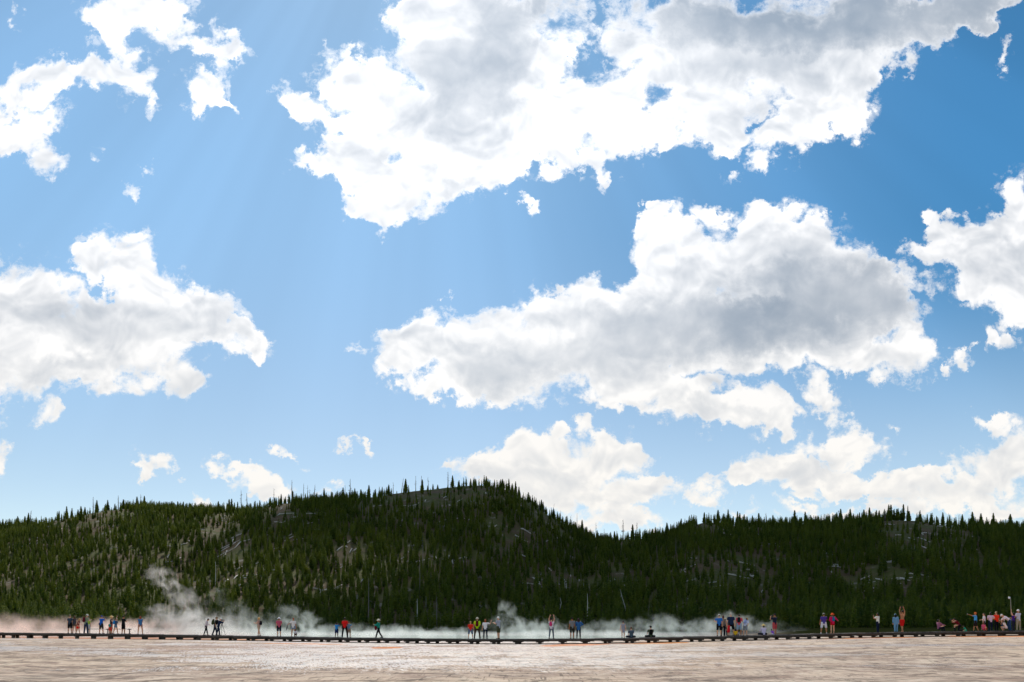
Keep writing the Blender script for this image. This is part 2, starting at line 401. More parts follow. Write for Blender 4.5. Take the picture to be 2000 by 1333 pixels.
put(b, normal=n2)
g_me = mesh_np('ground', np.stack([XX, YY, ZZ], -1).reshape(-1, 3), quads=quads, mats=[m_ground], smooth_=True)
tag(obj('ground', g_me), kind='structure')

# ---- hot spring pool behind the walk
ang_ = np.linspace(0, 2*math.pi, 96, endpoint=False)
rr = 1 + .10*np.sin(ang_*3+1)+.06*np.sin(ang_*7)+.03*np.sin(ang_*13+2)
pool = np.stack([-6+34*rr*np.cos(ang_), 110+22*rr*np.sin(ang_), np.full(96, 0.10)], -1)
pool_c = np.array([[-6, 110, .10]])
lv = np.concatenate([pool, pool_c])
tr = [(i, (i+1) % 96, 96) for i in range(96)]
m_pool, b = new_mat('spring_water')
P = geopos()
put(b, color=(.34, .42, .34), rough=.08, spec=.6, normal=bump(noise(mapping(P, scale=(1, .5, 1)), 2.2, 3, .5), .35, .04))
lv[:, 2] = .112
tag(obj('hot_spring_water', mesh_np('hot_spring_water', lv, tris=tr, mats=[m_pool])), kind='structure')

# ================================================================ hills
def L(txt):
    a = np.array([[float(v) for v in p.split(',')] for p in txt.split(';')]); return a[:, 0], a[:, 1]
LAY = [  # ridge line in the picture, distance of ridge and of foot
 (L("-900,1085;-500,1060;-200,1035;0,1036;60,1028;100,1020;150,1010;200,999;240,995;300,996;400,1002;480,1004;560,1020;700,1060;900,1120;1100,1200"), 790, 300),
 (L("-300,1225;150,1190;230,1130;275,1098;340,1065;400,1040;455,1018;500,998;550,984;600,982;650,980;700,975;740,971;800,961;850,956;900,951;940,948;985,954;1010,967;1040,987;1080,1014;1120,1036;1160,1055;1200,1070;1300,1110;1450,1180;1600,1225"), 700, 285),
 (L("850,1225;1000,1150;1100,1090;1160,1064;1190,1060;1225,1051;1260,1056;1300,1051;1330,1040;1370,1019;1400,1020;1440,1030;1500,1029;1600,1026;1700,1022;1760,1017;1800,1021;1850,1028;1900,1033;2000,1038;2200,1040;2500,1060;2900,1090"), 640, 265),
 (L("930,1225;980,1180;1020,1142;1050,1128;1080,1118;1120,1117;1150,1122;1180,1136;1230,1165;1290,1200;1340,1225"), 470, 290),
 (L("1280,1225;1340,1170;1390,1130;1420,1118;1460,1120;1500,1140;1560,1190;1600,1225"), 450, 290),
]
def hill_z(x, y):
    px = x/np.maximum(y, 60)*F + 1000
    zb = ground_z(x, np.minimum(y, 300)) - .3
    z = zb
    for i, ((lx_, ly_), Yr, Yf) in enumerate(LAY):
        sy = 0
        for k_ in (-24, -12, 0, 12, 24): sy = sy + np.interp(px+k_*(1 if i else 1.5), lx_, ly_)
        sy = sy/5
        Yr_ = Yr + 50*(fbm(px/260, px*0, 2, 40+i)-.5); Yf_ = Yf + 40*(fbm(px/150, px*0+3, 2, 50+i)-.5)
        H = EYE + (HY-sy)/F*Yr_ - zb
        t = (y-Yf_)/(Yr_-Yf_); tc_ = np.clip(t, 0, 1)
        up = .5*tc_ + .5*tc_*tc_*(3-2*tc_)
        dn = np.where(t > 1, (t-1)*.55, 0)
        g = (fbm(x/38, y/90, 4, 60+i)-.5)*22*np.clip(H/120, 0, 1)*tc_*(1-tc_)*4*.5
        hz = zb + H*(up-dn) + np.where((t > 0) & (t < 1), g, 0)
        z = np.maximum(z, hz)
    return z
ysh = np.concatenate([np.linspace(225, 880, 230), np.linspace(890, 1500, 14)])
uh = np.linspace(-1.5, 1.5, 560)
YY, UU = np.meshgrid(ysh, uh, indexing='ij'); XX = UU*YY
ZZ = hill_z(XX, YY) + (fbm(XX/6, YY/8, 3, 9)-.5)*1.2*sst(YY, 260, 330)
ZZ = ZZ - (1-sst(YY, 225, 262))*.35
nr, nc = XX.shape; idx = np.arange(nr*nc).reshape(nr, nc)
quads = np.stack([idx[:-1,:-1], idx[:-1,1:], idx[1:,1:], idx[1:,:-1]], -1).reshape(-1, 4)
# bare, thinly wooded places in the picture: x, y, rx, ry, strength
BARE = np.array([[v for v in map(float, p.split(','))] for p in
 "190,1008,70,16,1;120,1022,50,12,.8;230,1045,40,25,.55;430,1035,40,26,1;455,1075,38,45,.95;330,1085,75,26,.8;540,1010,36,28,1;560,1050,30,30,.6;870,972,120,26,.9;760,985,60,14,.5;920,1010,80,30,.45;1000,1010,60,40,.5;1060,1040,50,30,.5;680,1075,45,26,.7;640,1155,34,9,1;830,1092,70,22,.7;900,1095,60,20,.7;1110,1128,66,16,1;1060,1140,40,14,.9;1190,1130,30,30,.5;1225,1052,34,14,1;1380,1032,30,14,.9;1410,1040,50,10,.7;1395,1130,60,26,.8;1455,1122,36,22,.7;1800,1035,70,18,1;1850,1055,70,14,.7;1620,1060,70,20,.5;1740,1085,70,20,.55;1650,1100,50,24,.5;1790,1135,60,16,.6;1700,1145,40,18,.6;470,1140,30,30,.6;50,1060,50,18,.4;620,1030,40,20,.5".split(';')])
def bare_at(x, y, z):
    px = x/y*F+1000; py = HY-(z-EYE)/y*F
    r = 0
    for bx, by, rx, ry, w in BARE:
        q = ((px-bx)/(rx*1.2))**2 + ((py-by)/(ry*1.35))**2
        r = np.maximum(r, w*np.clip(1.25-q*.8, 0, 1))
    return r
bz = bare_at(XX.ravel(), YY.ravel(), ZZ.ravel()) if False else None
m_hill, b = new_mat('hillside_soil')
P = geopos()
nb = noise(P, .035, 5, .6); nf = noise(P, .35, 5, .65); nr_ = noise(mapping(P, scale=(1, .7, 1)), .12, 4, .6)
col = mixc(smooth(nb, .40, .58), (.085, .058, .030), (.062, .066, .016))
col = mixc(smooth(nf, .50, .68)*.55, col, (.13, .10, .06))
col = mixc(smooth(nr_, .60, .66)*.6, col, (.22, .20, .17))
put(b, color=col, rough=.95, spec=.1, normal=bump(nf, .8, .6))
hill_me = mesh_np('hillside', np.stack([XX, YY, ZZ], -1).reshape(-1, 3), quads=quads, mats=[m_hill], smooth_=True)
tag(obj('hillside', hill_me), kind='structure')

# ================================================================ forest on the hills
rng = np.random.default_rng(7)
def foliage_mat(name, ca, cb_, cc_):
    m, b = new_mat(name); P = geopos()
    n1_ = noise(P, .07, 4, .6); n2_ = noise(P, 1.3, 3, .6)
    col = mixc(smooth(n1_, .38, .62), ca, cb_)
    col = mixc(smooth(n2_, .50, .72)*.8, col, cc_)  # random needle tone, its light end raised to imitate sunlit yellow-green highlights
    put(b, color=col, rough=.75, spec=.2)
    tr_ = X.nt.nodes.new('ShaderNodeBsdfTranslucent'); X.nt.links.new(vop('MULTIPLY', col, (1.5, 1.35, .8)).s, tr_.inputs[0])
    mx = X.nt.nodes.new('ShaderNodeMixShader'); mx.inputs[0].default_value = .48
    o = [n for n in X.nt.nodes if n.type == 'OUTPUT_MATERIAL'][0]
    X.nt.links.new(b.outputs[0], mx.inputs[1]); X.nt.links.new(tr_.outputs[0], mx.inputs[2]); X.nt.links.new(mx.outputs[0], o.inputs[0])
    return m
M_fol = foliage_mat('pine_foliage', (.042, .076, .007), (.092, .125, .011), (.19, .21, .028))
def plain(name, col, rough=.85, spec=.2, var=0.0, scale=8.0):
    m, b = new_mat(name)
    if var: put(b, color=mixc(noise(objco(), scale, 3, .6), tuple(c*(1-var) for c in col), tuple(min(1, c*(1+var)) for c in col)))
    else: put(b, color=col)
    put(b, rough=rough, spec=spec); return m
M_bark = plain('pine_bark', (.10, .075, .055), var=.4)
M_snag = plain('weathered_wood', (.50, .47, .42), var=.35, scale=3)
M_snagd = plain('grey_dead_wood', (.16, .145, .13), var=.3, scale=3)

def crown_geo(r_, layers, per, h=1.0, R=.16):
    """unit-height crown: a spindle of drooping branch sprays, denser than it is regular"""
    V, T = [], []
    base0 = r_.uniform(.03, .10); bulge = r_.uniform(.18, .34); asym = r_.uniform(0, 6.28); n_b = layers*per
    for i in range(n_b):
        u = (i+r_.random())/n_b
        t = base0 + (1-base0)*(u**1.12)
        t = min(t, .985)
        prof = min(1.0, (t-base0)/bulge*.55+.55)*(1-t)**.72
        a = i*2.39996 + r_.uniform(-.5, .5)
        rad = (R*prof*r_.uniform(.55, 1.22) + .014)*(1+.16*math.cos(a-asym))
        w = rad*r_.uniform(.30, .52)+.012; z = t*h
        dz = -rad*r_.uniform(.0, .55) + (.03 if t > .7 else 0); up_ = r_.uniform(.05, .10)*(1.15-t)+.012
        ca, sa = math.cos(a), math.sin(a); n = len(V)
        V += [(0, 0, z+up_), (ca*rad*.62-sa*w, sa*rad*.62+ca*w, z+dz*.5), (ca*rad, sa*rad, z+dz+.012), (ca*rad*.62+sa*w, sa*rad*.62-ca*w, z+dz*.5+r_.uniform(-.01, .01)), (ca*rad*.3, sa*rad*.3, z+dz*.5-.05*(1.1-t))]
        T += [(n, n+1, n+2), (n, n+2, n+3), (n+1, n+4, n+2), (n+4, n+3, n+2)]
    n = len(V)                                   # leader
    for k_ in range(3):
        a = k_*2.09; V.append((.014*math.cos(a), .014*math.sin(a), .90*h))
    V.append((0, 0, 1.03*h)); T += [(n, n+1, n+3), (n+1, n+2, n+3), (n+2, n, n+3)]
    return np.array(V, np.float32), np.array(T, np.int32)
def tube(pts, rads, n=6):
    """tapered tube with capped ends through points"""
    pts = [Vector(p) for p in pts]; V, Q, T = [], [], []
    for i, p in enumerate(pts):
        dv = (pts[min(i+1, len(pts)-1)] - pts[max(i-1, 0)]).normalized()
        ux_ = dv.cross(Vector((0, 0, 1)) if abs(dv.z) < .9 else Vector((1, 0, 0))).normalized(); vx_ = dv.cross(ux_)
        for k_ in range(n):
            a = 6.28318*k_/n; V.append(p + (ux_*math.cos(a)+vx_*math.sin(a))*rads[i])
    for i in range(len(pts)-1):
        for k_ in range(n):
            Q.append((i*n+k_, i*n+(k_+1) % n, (i+1)*n+(k_+1) % n, (i+1)*n+k_))
    e = len(V); V += [pts[0], pts[-1]]
    for k_ in range(n):
        T.append((e, (k_+1) % n, k_)); T.append((e+1, (len(pts)-1)*n+k_, (len(pts)-1)*n+(k_+1) % n))
    return V, Q, T
class MB:
    def __init__(s): s.V, s.Q, s.T = [], [], []
    def add(s, V, Q=(), T=()):
        o = len(s.V); s.V += [tuple(v) for v in V]; s.Q += [tuple(i+o for i in q) for q in Q]; s.T += [tuple(i+o for i in t) for t in T]; return s
    def tube(s, pts, rads, n=6): return s.add(*tube(pts, rads, n))
    def box(s, c, size, rz=0.0, rx=0.0):
        hx, hy, hz_ = (v/2 for v in size); M_ = Matrix.Rotation(rz, 4, 'Z') @ Matrix.Rotation(rx, 4, 'X')
        P_ = [Vector(c) + M_ @ Vector((x*hx, y*hy, z*hz_)) for x in (-1, 1) for y in (-1, 1) for z in (-1, 1)]
        return s.add(P_, [(0, 1, 3, 2), (4, 6, 7, 5), (0, 4, 5, 1), (2, 3, 7, 6), (0, 2, 6, 4), (1, 5, 7, 3)])
    def mesh(s, name, mat, smooth_=False): return mesh_np(name, s.V, s.Q or None, s.T or None, [mat], smooth_)
    def build(s, name, mat, parent=None, smooth_=False): return obj(name, s.mesh(name, mat, smooth_), parent)

# candidate positions
sp = 4.1
gx_, gy_ = np.meshgrid(np.arange(-760, 760, sp), np.arange(112, 860, sp))
tx = (gx_ + rng.uniform(-.48, .48, gx_.shape)*sp).ravel(); ty = (gy_ + rng.uniform(-.48, .48, gx_.shape)*sp).ravel()
pxx = tx/ty*F+1000
ok = (pxx > -90) & (pxx < 2090)
front_y = 258 - 140*sst(pxx, 1300, 1620) + 22*(fbm(pxx/70, pxx*0, 3, 77)-.5)
ok &= ty > front_y
tx, ty, pxx = tx[ok], ty[ok], pxx[ok]
tz = hill_z(tx, ty)
flat = ty < 262
tz = np.where(flat, np.maximum(ground_z(tx, ty), tz-.3), tz)
br = bare_at(tx, ty, tz)
cl = fbm(tx/30, ty/45, 4, 21)
skyz = np.interp(pxx, *LAY[1][0]) ; pyy = HY-(tz-EYE)/ty*F
ridge_ = (1-sst(np.abs(pyy-skyz), 4, 22))*((pxx > 690) & (pxx < 1170))*.9
skyz = np.interp(pxx, *LAY[0][0]); ridge_ = np.maximum(ridge_, (1-sst(np.abs(pyy-skyz), 4, 18))*((pxx < 240)))
keep = rng.random(len(tx)) < np.clip((1-np.clip(br*1.1, 0, 1)*.86)*(.50+1.2*sst(cl, .34, .54))*(1-.55*ridge_), .012, 1)
# nothing grows on the back slopes out of sight
tx, ty, tz, pxx = tx[keep], ty[keep], tz[keep], pxx[keep]
th = rng.uniform(4.8, 9.4, len(tx))*(.82+.36*fbm(tx/50, ty/50, 2, 91))
th = th*np.clip(ty/215, .42, 1)
top = (tz+th-EYE)/ty
hid = np.full(len(tx), -9.0)
for f_ in np.linspace(.40, .985, 34):
    yy = ty*f_; sel = yy > 230
    hz_ = np.where(sel, hill_z(tx*f_, np.maximum(yy, 231)), 0)
    hid = np.maximum(hid, (hz_+1.5-EYE)/np.maximum(yy, 1))
vis = top > hid - .001
tx, ty, tz, pxx, th, top, hid = (a[vis] for a in (tx, ty, tz, pxx, th, top, hid))
# rank for individual building: those standing clear on the skyline, and the near rows
skyl = np.zeros(len(tx), bool)
bins = (pxx//11).astype(int)
order = np.argsort(-top)
seen_ = {}
for i in order:
    if 0 < pxx[i] < 2000 and bins[i] not in seen_: seen_[bins[i]] = 1; skyl[i] = rng.random() < .82
near_i = np.argsort(-(th/ty) - rng.uniform(0, .003, len(tx)))
near_i = [i for i in near_i if 0 < pxx[i] < 2000 and not skyl[i]][:300-int(skyl.sum())]
ind = np.zeros(len(tx), bool); ind[skyl] = True; ind[near_i] = True

rp = random.Random(3)
KIND = []
for k_ in range(9):
    V_, T_ = crown_geo(rp, 17, 9, R=rp.uniform(.14, .20))
    cm = mesh_np('crown', V_, tris=T_, mats=[M_fol])
    tm = MB().tube([(0, 0, -.06), (rp.uniform(-.006, .006), 0, .5), (0, 0, .97)], [.018, .011, .003], 6).mesh('trunk', M_bark)
    KIND.append((cm, tm))
def hill_name(px): return 'left hill' if px < 500 else ('middle hill' if px < 1165 else 'right hill')
n_tree = 0
for i in np.nonzero(ind)[0]:
    cm, tm = KIND[n_tree % 9]
    h_ = float(th[i])*(rp.choice((.75, .95, 1.1, 1.3)) if skyl[i] else 1.0)
    r_ = empty('pine_tree', (float(tx[i]), float(ty[i]), float(tz[i])-.15), rp.uniform(0, 6.28))
    wd_ = rp.uniform(1.1, 1.45) if skyl[i] else rp.uniform(.85, 1.2); r_.scale = (h_*wd_, h_*wd_, h_)
    if skyl[i]:
        hn = hill_name(pxx[i])
        tag(r_, 'small dark pine silhouetted against the sky on the ridge of the %s' % hn, 'pine tree', 'skyline pines of the %s' % hn)
    else:
        tag(r_, 'dark green pine in the front rows at the foot of the wooded hills', 'pine tree', 'pines in the front rows of the forest')
    obj('trunk', tm, r_); obj('crown', cm, r_)
    n_tree += 1
# the rest of the wood reads as one mass
rest = np.nonzero(~ind)[0]
VAR = [crown_geo(rp, 8, 7, R=rp.uniform(.155, .225)) for _ in range(14)]
TR = MB().tube([(0, 0, -.06), (0, 0, .9)], [.015, .004], 3)
TRV, TRQ = np.array(TR.V, np.float32)[:6], np.array(TR.Q, np.int32)
Vs, Ts, MI, off = [], [], [], 0
which = rng.integers(0, 14, len(rest)); rot = rng.uniform(0, 6.28, len(rest))
for k_, (V_, T_) in enumerate(VAR):
    q3 = np.concatenate([TRQ[:, [0, 1, 2]], TRQ[:, [0, 2, 3]]])
    Vk = np.concatenate([V_, TRV]); Tk = np.concatenate([T_, q3 + len(V_)]); mk = np.concatenate([np.zeros(len(T_)), np.ones(len(q3))])
    sel = rest[which == k_]; a = rot[which == k_]
    wd = rng.uniform(.8, 1.2, len(sel))
    c_, s_ = np.cos(a)[:, None], np.sin(a)[:, None]; H_ = th[sel][:, None]; Wd = (wd[:, None]*H_)
    vx = (Vk[None, :, 0]*c_ - Vk[None, :, 1]*s_)*Wd + tx[sel][:, None]
    vy = (Vk[None, :, 0]*s_ + Vk[None, :, 1]*c_)*Wd + ty[sel][:, None]
    vz = Vk[None, :, 2]*H_ + tz[sel][:, None] - .15
    Vs.append(np.stack([vx, vy, vz], -1).reshape(-1, 3))
    Ts.append((Tk[None]+(np.arange(len(sel))*len(Vk))[:, None, None]+off).reshape(-1, 3)); MI.append(np.tile(mk, len(sel)))
    off += len(sel)*len(Vk)
fo = obj('forest', mesh_np('forest', np.concatenate(Vs), tris=np.concatenate(Ts), mats=[M_fol, M_bark], mi=np.concatenate(MI)))
tag(fo, 'dense dark green pine forest covering the hillsides behind the boardwalk', 'forest', kind='stuff')
print('trees', n_tree, 'forest', len(rest))

# ---------------------------------------------------------------- where a picture column meets a hill
def on_hill(px, py):
    """first point of the hillside seen at that place in the picture"""
    Y = np.linspace(235, 850, 1400); Z = hill_z(px2x(px, Y), Y)
    ele = (Z-EYE)/Y; want = (HY-py)/F
    hit = np.nonzero(ele >= want)[0]
    i = hit[0] if len(hit) else int(np.argmax(ele))
    return float(px2x(px, Y[i])), float(Y[i]), float(Z[i])
# ---------------------------------------------------------------- dead standing trunks
def snag(px, ytop, ybase, label, group=None, mat=None, branches=6, lean=0.0, r=.20, seed=0, cat='dead tree', bend=0):
    q = random.Random(seed)
    x, y, z = on_hill(px, ybase)
    h = (min(ybase, HY-(z-EYE)/y*F)-ytop)/F*y + .5
    h = max(h, 3.0)
    root = empty('dead_tree', (x, y, z-.4))
    pts = [(0, 0, 0), (lean*h*.3+bend*.3, 0, h*.35), (lean*h*.65+bend, 0, h*.7), (lean*h+bend*.4, 0, h)]
    MB().tube(pts, [r, r*.8, r*.55, r*.22], 6).build('trunk', mat or M_snagd, root)
    if branches:
        mb = MB()
        for k_ in range(branches):
            t = q.uniform(.35, .97); a = q.choice((0, math.pi)) + q.uniform(-.7, .7); l = h*.11*(1.15-t)+.3
            c = Vector((lean*h*t+bend*.8, 0, h*t)); e = c + Vector((math.cos(a)*l, math.sin(a)*l, q.uniform(-.35, .25)*l))
            mb.tube([c, e], [r*.32, r*.14], 4)
        mb.build('branches', mat or M_snagd, root)
    return tag(root, label, cat, group)
SK = [(58,990,1020,.1,''),(157,978,998,0,''),(182,960,992,0,''),(186,972,992,0,''),(210,968,990,0,''),(231,958,986,0,''),(275,955,984,0,''),(297,964,985,0,''),(402,975,992,0,''),
 (471,944,990,0,''),(483,949,990,-.03,''),(535,941,975,0,''),(570,927,972,0,''),(593,938,975,0,''),(601,941,975,0,''),(605,950,975,0,''),(613,938,972,.07,''),(674,943,972,0,''),(684,931,972,0,''),
 (768,943,966,0,''),(784,933,962,.14,''),(812,925,955,0,''),(823,926,955,0,''),(837,930,955,-.05,''),(875,921,952,0,''),(927,930,948,0,''),
 (1027,964,984,0,''),(1053,976,1000,0,''),(1079,982,1010,.12,''),(1095,994,1018,0,''),(1115,1005,1030,0,''),(1127,996,1032,0,''),(1164,1015,1050,0,''),(1180,1025,1053,0,''),(1217,1009,1048,0,''),(1244,1015,1047,0,''),
 (1282,1022,1043,0,''),(1306,1022,1040,0,''),(1317,1012,1035,0,''),(1410,999,1016,0,''),(1496,992,1018,0,''),(1545,1000,1018,0,''),(1619,998,1015,0,''),(1641,988,1014,-.12,''),(1728,984,1008,0,''),(1730,984,1008,-.1,''),
 (1760,990,1010,0,''),(1822,1000,1015,-.06,''),(1854,993,1018,-.04,''),(1873,993,1018,0,''),(1918,1006,1022,-.08,''),(1931,998,1022,-.14,'')]
for i, (px, yt, yb, ln, _) in enumerate(SK):
    hn = hill_name(px)
    big_ = {471: 'tall branchy dead trunk at the saddle left of the middle hill', 483: 'bare leaning dead trunk beside the branchy one at the left saddle',
            684: 'tall forked dead tree standing alone on the long ridge of the middle hill', 1217: 'tallest branchy dead tree in the gap between the middle and right hills', 1244: 'shorter dead tree just right of the tallest one in the gap between the hills',
            875: 'slender dead pole rising beside the summit of the middle hill', 570: 'tallest thin dead trunk on the left shoulder of the middle hill', 613: 'bare dead pole tilting right on the left shoulder of the middle hill',
            182: 'taller of the close pair of dead trunks near the top of the left hill', 58: 'lone dead trunk low on the far left end of the left hill ridge', 231: 'straight dead pole where the pines begin on top of the left hill',
            275: 'dead pole rising from the thick pines on top of the left hill', 1496: 'thin dead pole right of the rounded knob on the right hill', 1641: 'dead pole tilting left on the right hill, well apart from the others'}.get(px)
    snag(px, yt, yb, big_ or 'thin bare dead trunk standing on the skyline of the %s' % hn, None if big_ else 'bare dead trunks on the skyline of the %s' % hn,
         branches=14 if px in (471, 684, 1217) else rp.choice((3, 5, 7)), lean=ln, r=.46 if big_ else .33, seed=i)
# the few tall dark spruces that break the right hill's skyline
for k_, (px, yt, yb, wd) in enumerate([(1773,988,1018,.75),(1746,994,1016,.9),(1797,993,1016,1.1),(1791,998,1016,.8),(1867,1002,1022,1.1),(1881,1006,1022,.9),(1900,1001,1022,1.15),(1843,1002,1019,.8),(1984,1012,1028,1.1),(1761,992,1015,.45)]):
    x, y, z = on_hill(px, yb); h_ = (yb-yt)/F*y
    r_ = empty('spruce_tree', (x, y, z-.2)); r_.scale = (h_*wd*.85, h_*wd*.85, h_)
    cm, tm = KIND[(k_*2+1) % 9]; obj('trunk', tm, r_); obj('crown', cm, r_)
    tag(r_, 'tall ragged dark spruce overtopping the trees on the skyline of the right hill', 'spruce tree', 'tall spruces on the skyline of the right hill')
# pale dead trunks inside the forest
FS = [(1092,1168,1200,0,.9,'white dead trunk with a bend low in the forest right of centre'),(1147,1160,1222,0,.1,'long thin pale trunk rising straight from the steam, right of centre'),(1224,1152,1198,-.25,-.3,'pale trunk leaning left low in the forest, under the gap of the hills'),
      (421,1098,1146,0,.1,'white dead trunk upright on the bare spur right of the tall steam plume'),(720,1130,1226,0,0,'thin grey trunk at the foot of the forest behind the walker in teal'),(815,1170,1222,0,0,'pale streaked trunk behind the steam in the middle of the picture'),
      (826,1040,1120,0,0,'tall grey pole in the trees below the summit of the middle hill'),(820,1100,1160,0,0,'grey pole lower down the slope below the middle hill summit'),(832,1165,1215,0,0,'faint grey trunk just right of the pale streaked one'),
      (853,1165,1235,0,0,'grey trunk rising behind the group with the lime jacket'),(880,945,985,0,0,'grey dead trunk just under the summit of the middle hill'),(1741,1182,1228,-.04,0,'thin grey pole tree behind the walkers in blue denim and red shorts'),
      (708,975,1010,0,0,'thin dead trunk high on the slope under the middle hill ridge'),(719,985,1025,.03,0,'thin dead trunk beside another high under the middle hill ridge'),(1320,1050,1090,0,0,'faint grey dead trunk below the saddle on the right hill'),
      (1050,1050,1092,0,0,'faint grey dead trunk on the right flank of the middle hill'),(1680,1158,1172,0,0,'short pale dead trunk low in the dark wood on the right'),(1103,1136,1160,0,0,'short white stem just below the pale bare knoll'),
      (1142,1140,1160,-.1,0,'short pale leaning stem below the right end of the bare knoll')]
for i, (px, yt, yb, ln, bd, lb) in enumerate(FS):
    snag(px, yt, yb, lb, mat=M_snagd if ('grey' in lb or 'thin dead' in lb) else M_snag, branches=2, lean=ln, r=.22, seed=100+i, bend=bd)
# ---------------------------------------------------------------- fallen trunks
LM = []
for k_ in range(5):
    b_ = rp.uniform(-.02, .02)
    LM.append(MB().tube([(-.5, 0, 0), (-.1, b_, .01), (.25, b_*1.5, 0), (.5, 0, .01)], [.024, .021, .016, .009], 6).mesh('fallen_trunk', M_snag))
LOGS = [(463,1068,-80,11),(449,1066,10,9),(446,1070,30,8),(455,1060,-50,9),(466,1048,25,8),(440,1082,15,7),(360,1065,75,6),(60,1063,55,12),(65,1055,60,9),(112,1037,40,6),(228,1028,50,7),(97,1030,70,5),(198,996,70,6),(184,1006,-40,5),
 (562,1006,5,9),(571,1019,-35,8),(564,1026,85,7),(577,1012,10,6),(548,1036,50,6),(520,1050,80,6),(668,1010,85,6),(675,1008,70,5),(636,1080,-60,9),(654,1095,-45,7),(745,1076,-55,7),(780,1033,85,7),(727,1045,60,6),(815,988,75,7),(870,965,55,6),(880,990,-45,6),
 (962,984,80,6),(898,972,45,6),(865,1020,35,6),(740,1106,-55,6),(709,1136,70,5),(662,1115,45,7),(603,1126,-40,7),(512,1100,45,8),(517,1097,60,6),(490,1126,10,7),(540,1115,-5,10),(905,1095,65,6),(898,1094,30,7),(884,1100,-70,6),(866,1096,80,5),
 (1306,1092,55,6),(1353,1093,-45,6),(1230,1050,-60,6),(1068,1060,50,5),(1083,1092,45,5),(1451,1135,55,8),(1440,1127,-8,9),(1490,1157,40,7),(1407,1148,15,6),(1620,1085,-75,8),(1628,1107,-50,8),(1576,1140,-55,8),(1688,1147,50,7),(1720,1152,-55,7),(1805,1057,-65,8),(1696,1090,-60,6),(1767,1135,-75,6),
 (1420,1113,40,6),(1080,1150,80,8),(1107,1150,80,7),(1062,1160,80,6),(1170,1150,75,7),(1219,1147,5,4),(1228,1165,-70,8),(1196,1165,85,5),(1345,1175,80,4),(1900,1075,-60,5),(1560,1105,70,5),(1512,1065,5,7),(1525,1070,0,5)]
q = random.Random(12)
for bx, by, rx, ry, w in BARE:
    for k_ in range(int(3+w*4)):
        LOGS.append((bx+q.gauss(0, .6)*rx, by+q.gauss(0, .6)*ry, q.choice((q.uniform(40, 95), q.uniform(-90, -40), q.uniform(-15, 15))), q.uniform(3, 7)))
for k_ in range(46): LOGS.append((q.uniform(10, 1990), q.uniform(1040, 1160), q.uniform(-90, 90), q.uniform(3, 6)))
for px, py, a, ln in LOGS[:285]:
    if py < 985: py += 8
    x, y, z = on_hill(px, py); a = math.radians(a)
    d_ = Vector((math.cos(a), 0, math.sin(a)))*(ln*.62)           # half of the trunk as seen
    s_ = .37                                                      # lie along the slope
    dv = Vector((d_.x, d_.z/s_*.95, 0)); L2 = ln*1.35
    if dv.length < .1: continue
    dv = dv.normalized()*L2
    z0 = float(hill_z(np.array([x-dv.x/2]), np.array([y-dv.y/2]))[0]); z1 = float(hill_z(np.array([x+dv.x/2]), np.array([y+dv.y/2]))[0])
    o = obj('fallen_trunk', q.choice(LM))
    dv = Vector((dv.x, dv.y, z1-z0)); o.location = (x, y, (z0+z1)/2+.75)
    o.rotation_euler = dv.to_track_quat('X', 'Z').to_euler(); sc_ = dv.length; o.scale = (sc_, 13.0, 13.0)
    tag(o, 'pale weathered trunk lying on the slope of the %s among the pines' % hill_name(px), 'fallen log', 'pale fallen trunks on the %s' % hill_name(px))

# ---------------------------------------------------------------- unseen cloud added above the view, placed to shade the middle and right hills
m_cl, b = new_mat('shade_cloud_white'); put(b, color=(.85, .86, .88), rough=1.0, spec=0.0)
bm = bmesh.new(); bmesh.ops.create_icosphere(bm, subdivisions=5, radius=1.0)
for v in bm.verts:
    c = v.co; a = math.atan2(c.y, c.x)
    n_ = .16*math.sin(3*a+1)+.10*math.sin(7*a+.5)+.07*math.sin(13*a)+.05*math.sin(9*c.z+5*c.x)*math.cos(8*c.y)
    v.co = Vector((c.x*(1+n_)*520, c.y*(1+n_)*350, c.z*(1+n_*.5)*70))
me = bpy.data.meshes.new('added_shade_cloud'); bm.to_mesh(me); bm.free(); me.materials.append(m_cl)
for p_ in me.polygons: p_.use_smooth = True
co = obj('added_shade_cloud', me); co.location = Vector((330, 480, 60)) + sd*6000
tag(co, kind='structure')

# ================================================================ boardwalk
def wood_mat(name, ca, cb_, scale=(1, 1, 1), rough=.8):
    m, b = new_mat(name); v = mapping(objco(), scale=scale)
    n_ = noise(v, 3.0, 5, .65); put(b, color=mixc(smooth(n_, .35, .65), ca, cb_), rough=rough, spec=.25, normal=bump(n_, .4, .02)); return m
M_deck = wood_mat('weathered_planks', (.085, .072, .066), (.18, .155, .14))
M_beam = wood_mat('dark_timber', (.035, .028, .022), (.085, .066, .05), (.6, .6, 6))
def deck_pt(px, back=0.0):
    """front edge of the walk at picture column px, moved back across the deck"""
    e = 6.0
    p0, p1 = (Vector((float(px2x(px+s_*e, deckY(px+s_*e))), float(deckY(px+s_*e)), 0)) for s_ in (-1, 1))
    t = (p1-p0).normalized(); nrm = Vector((-t.y, t.x, 0))
    p = Vector((float(px2x(px, deckY(px))), float(deckY(px)), 0)) + nrm*back
    p.z = float(deckZ(px)); return p, t, nrm
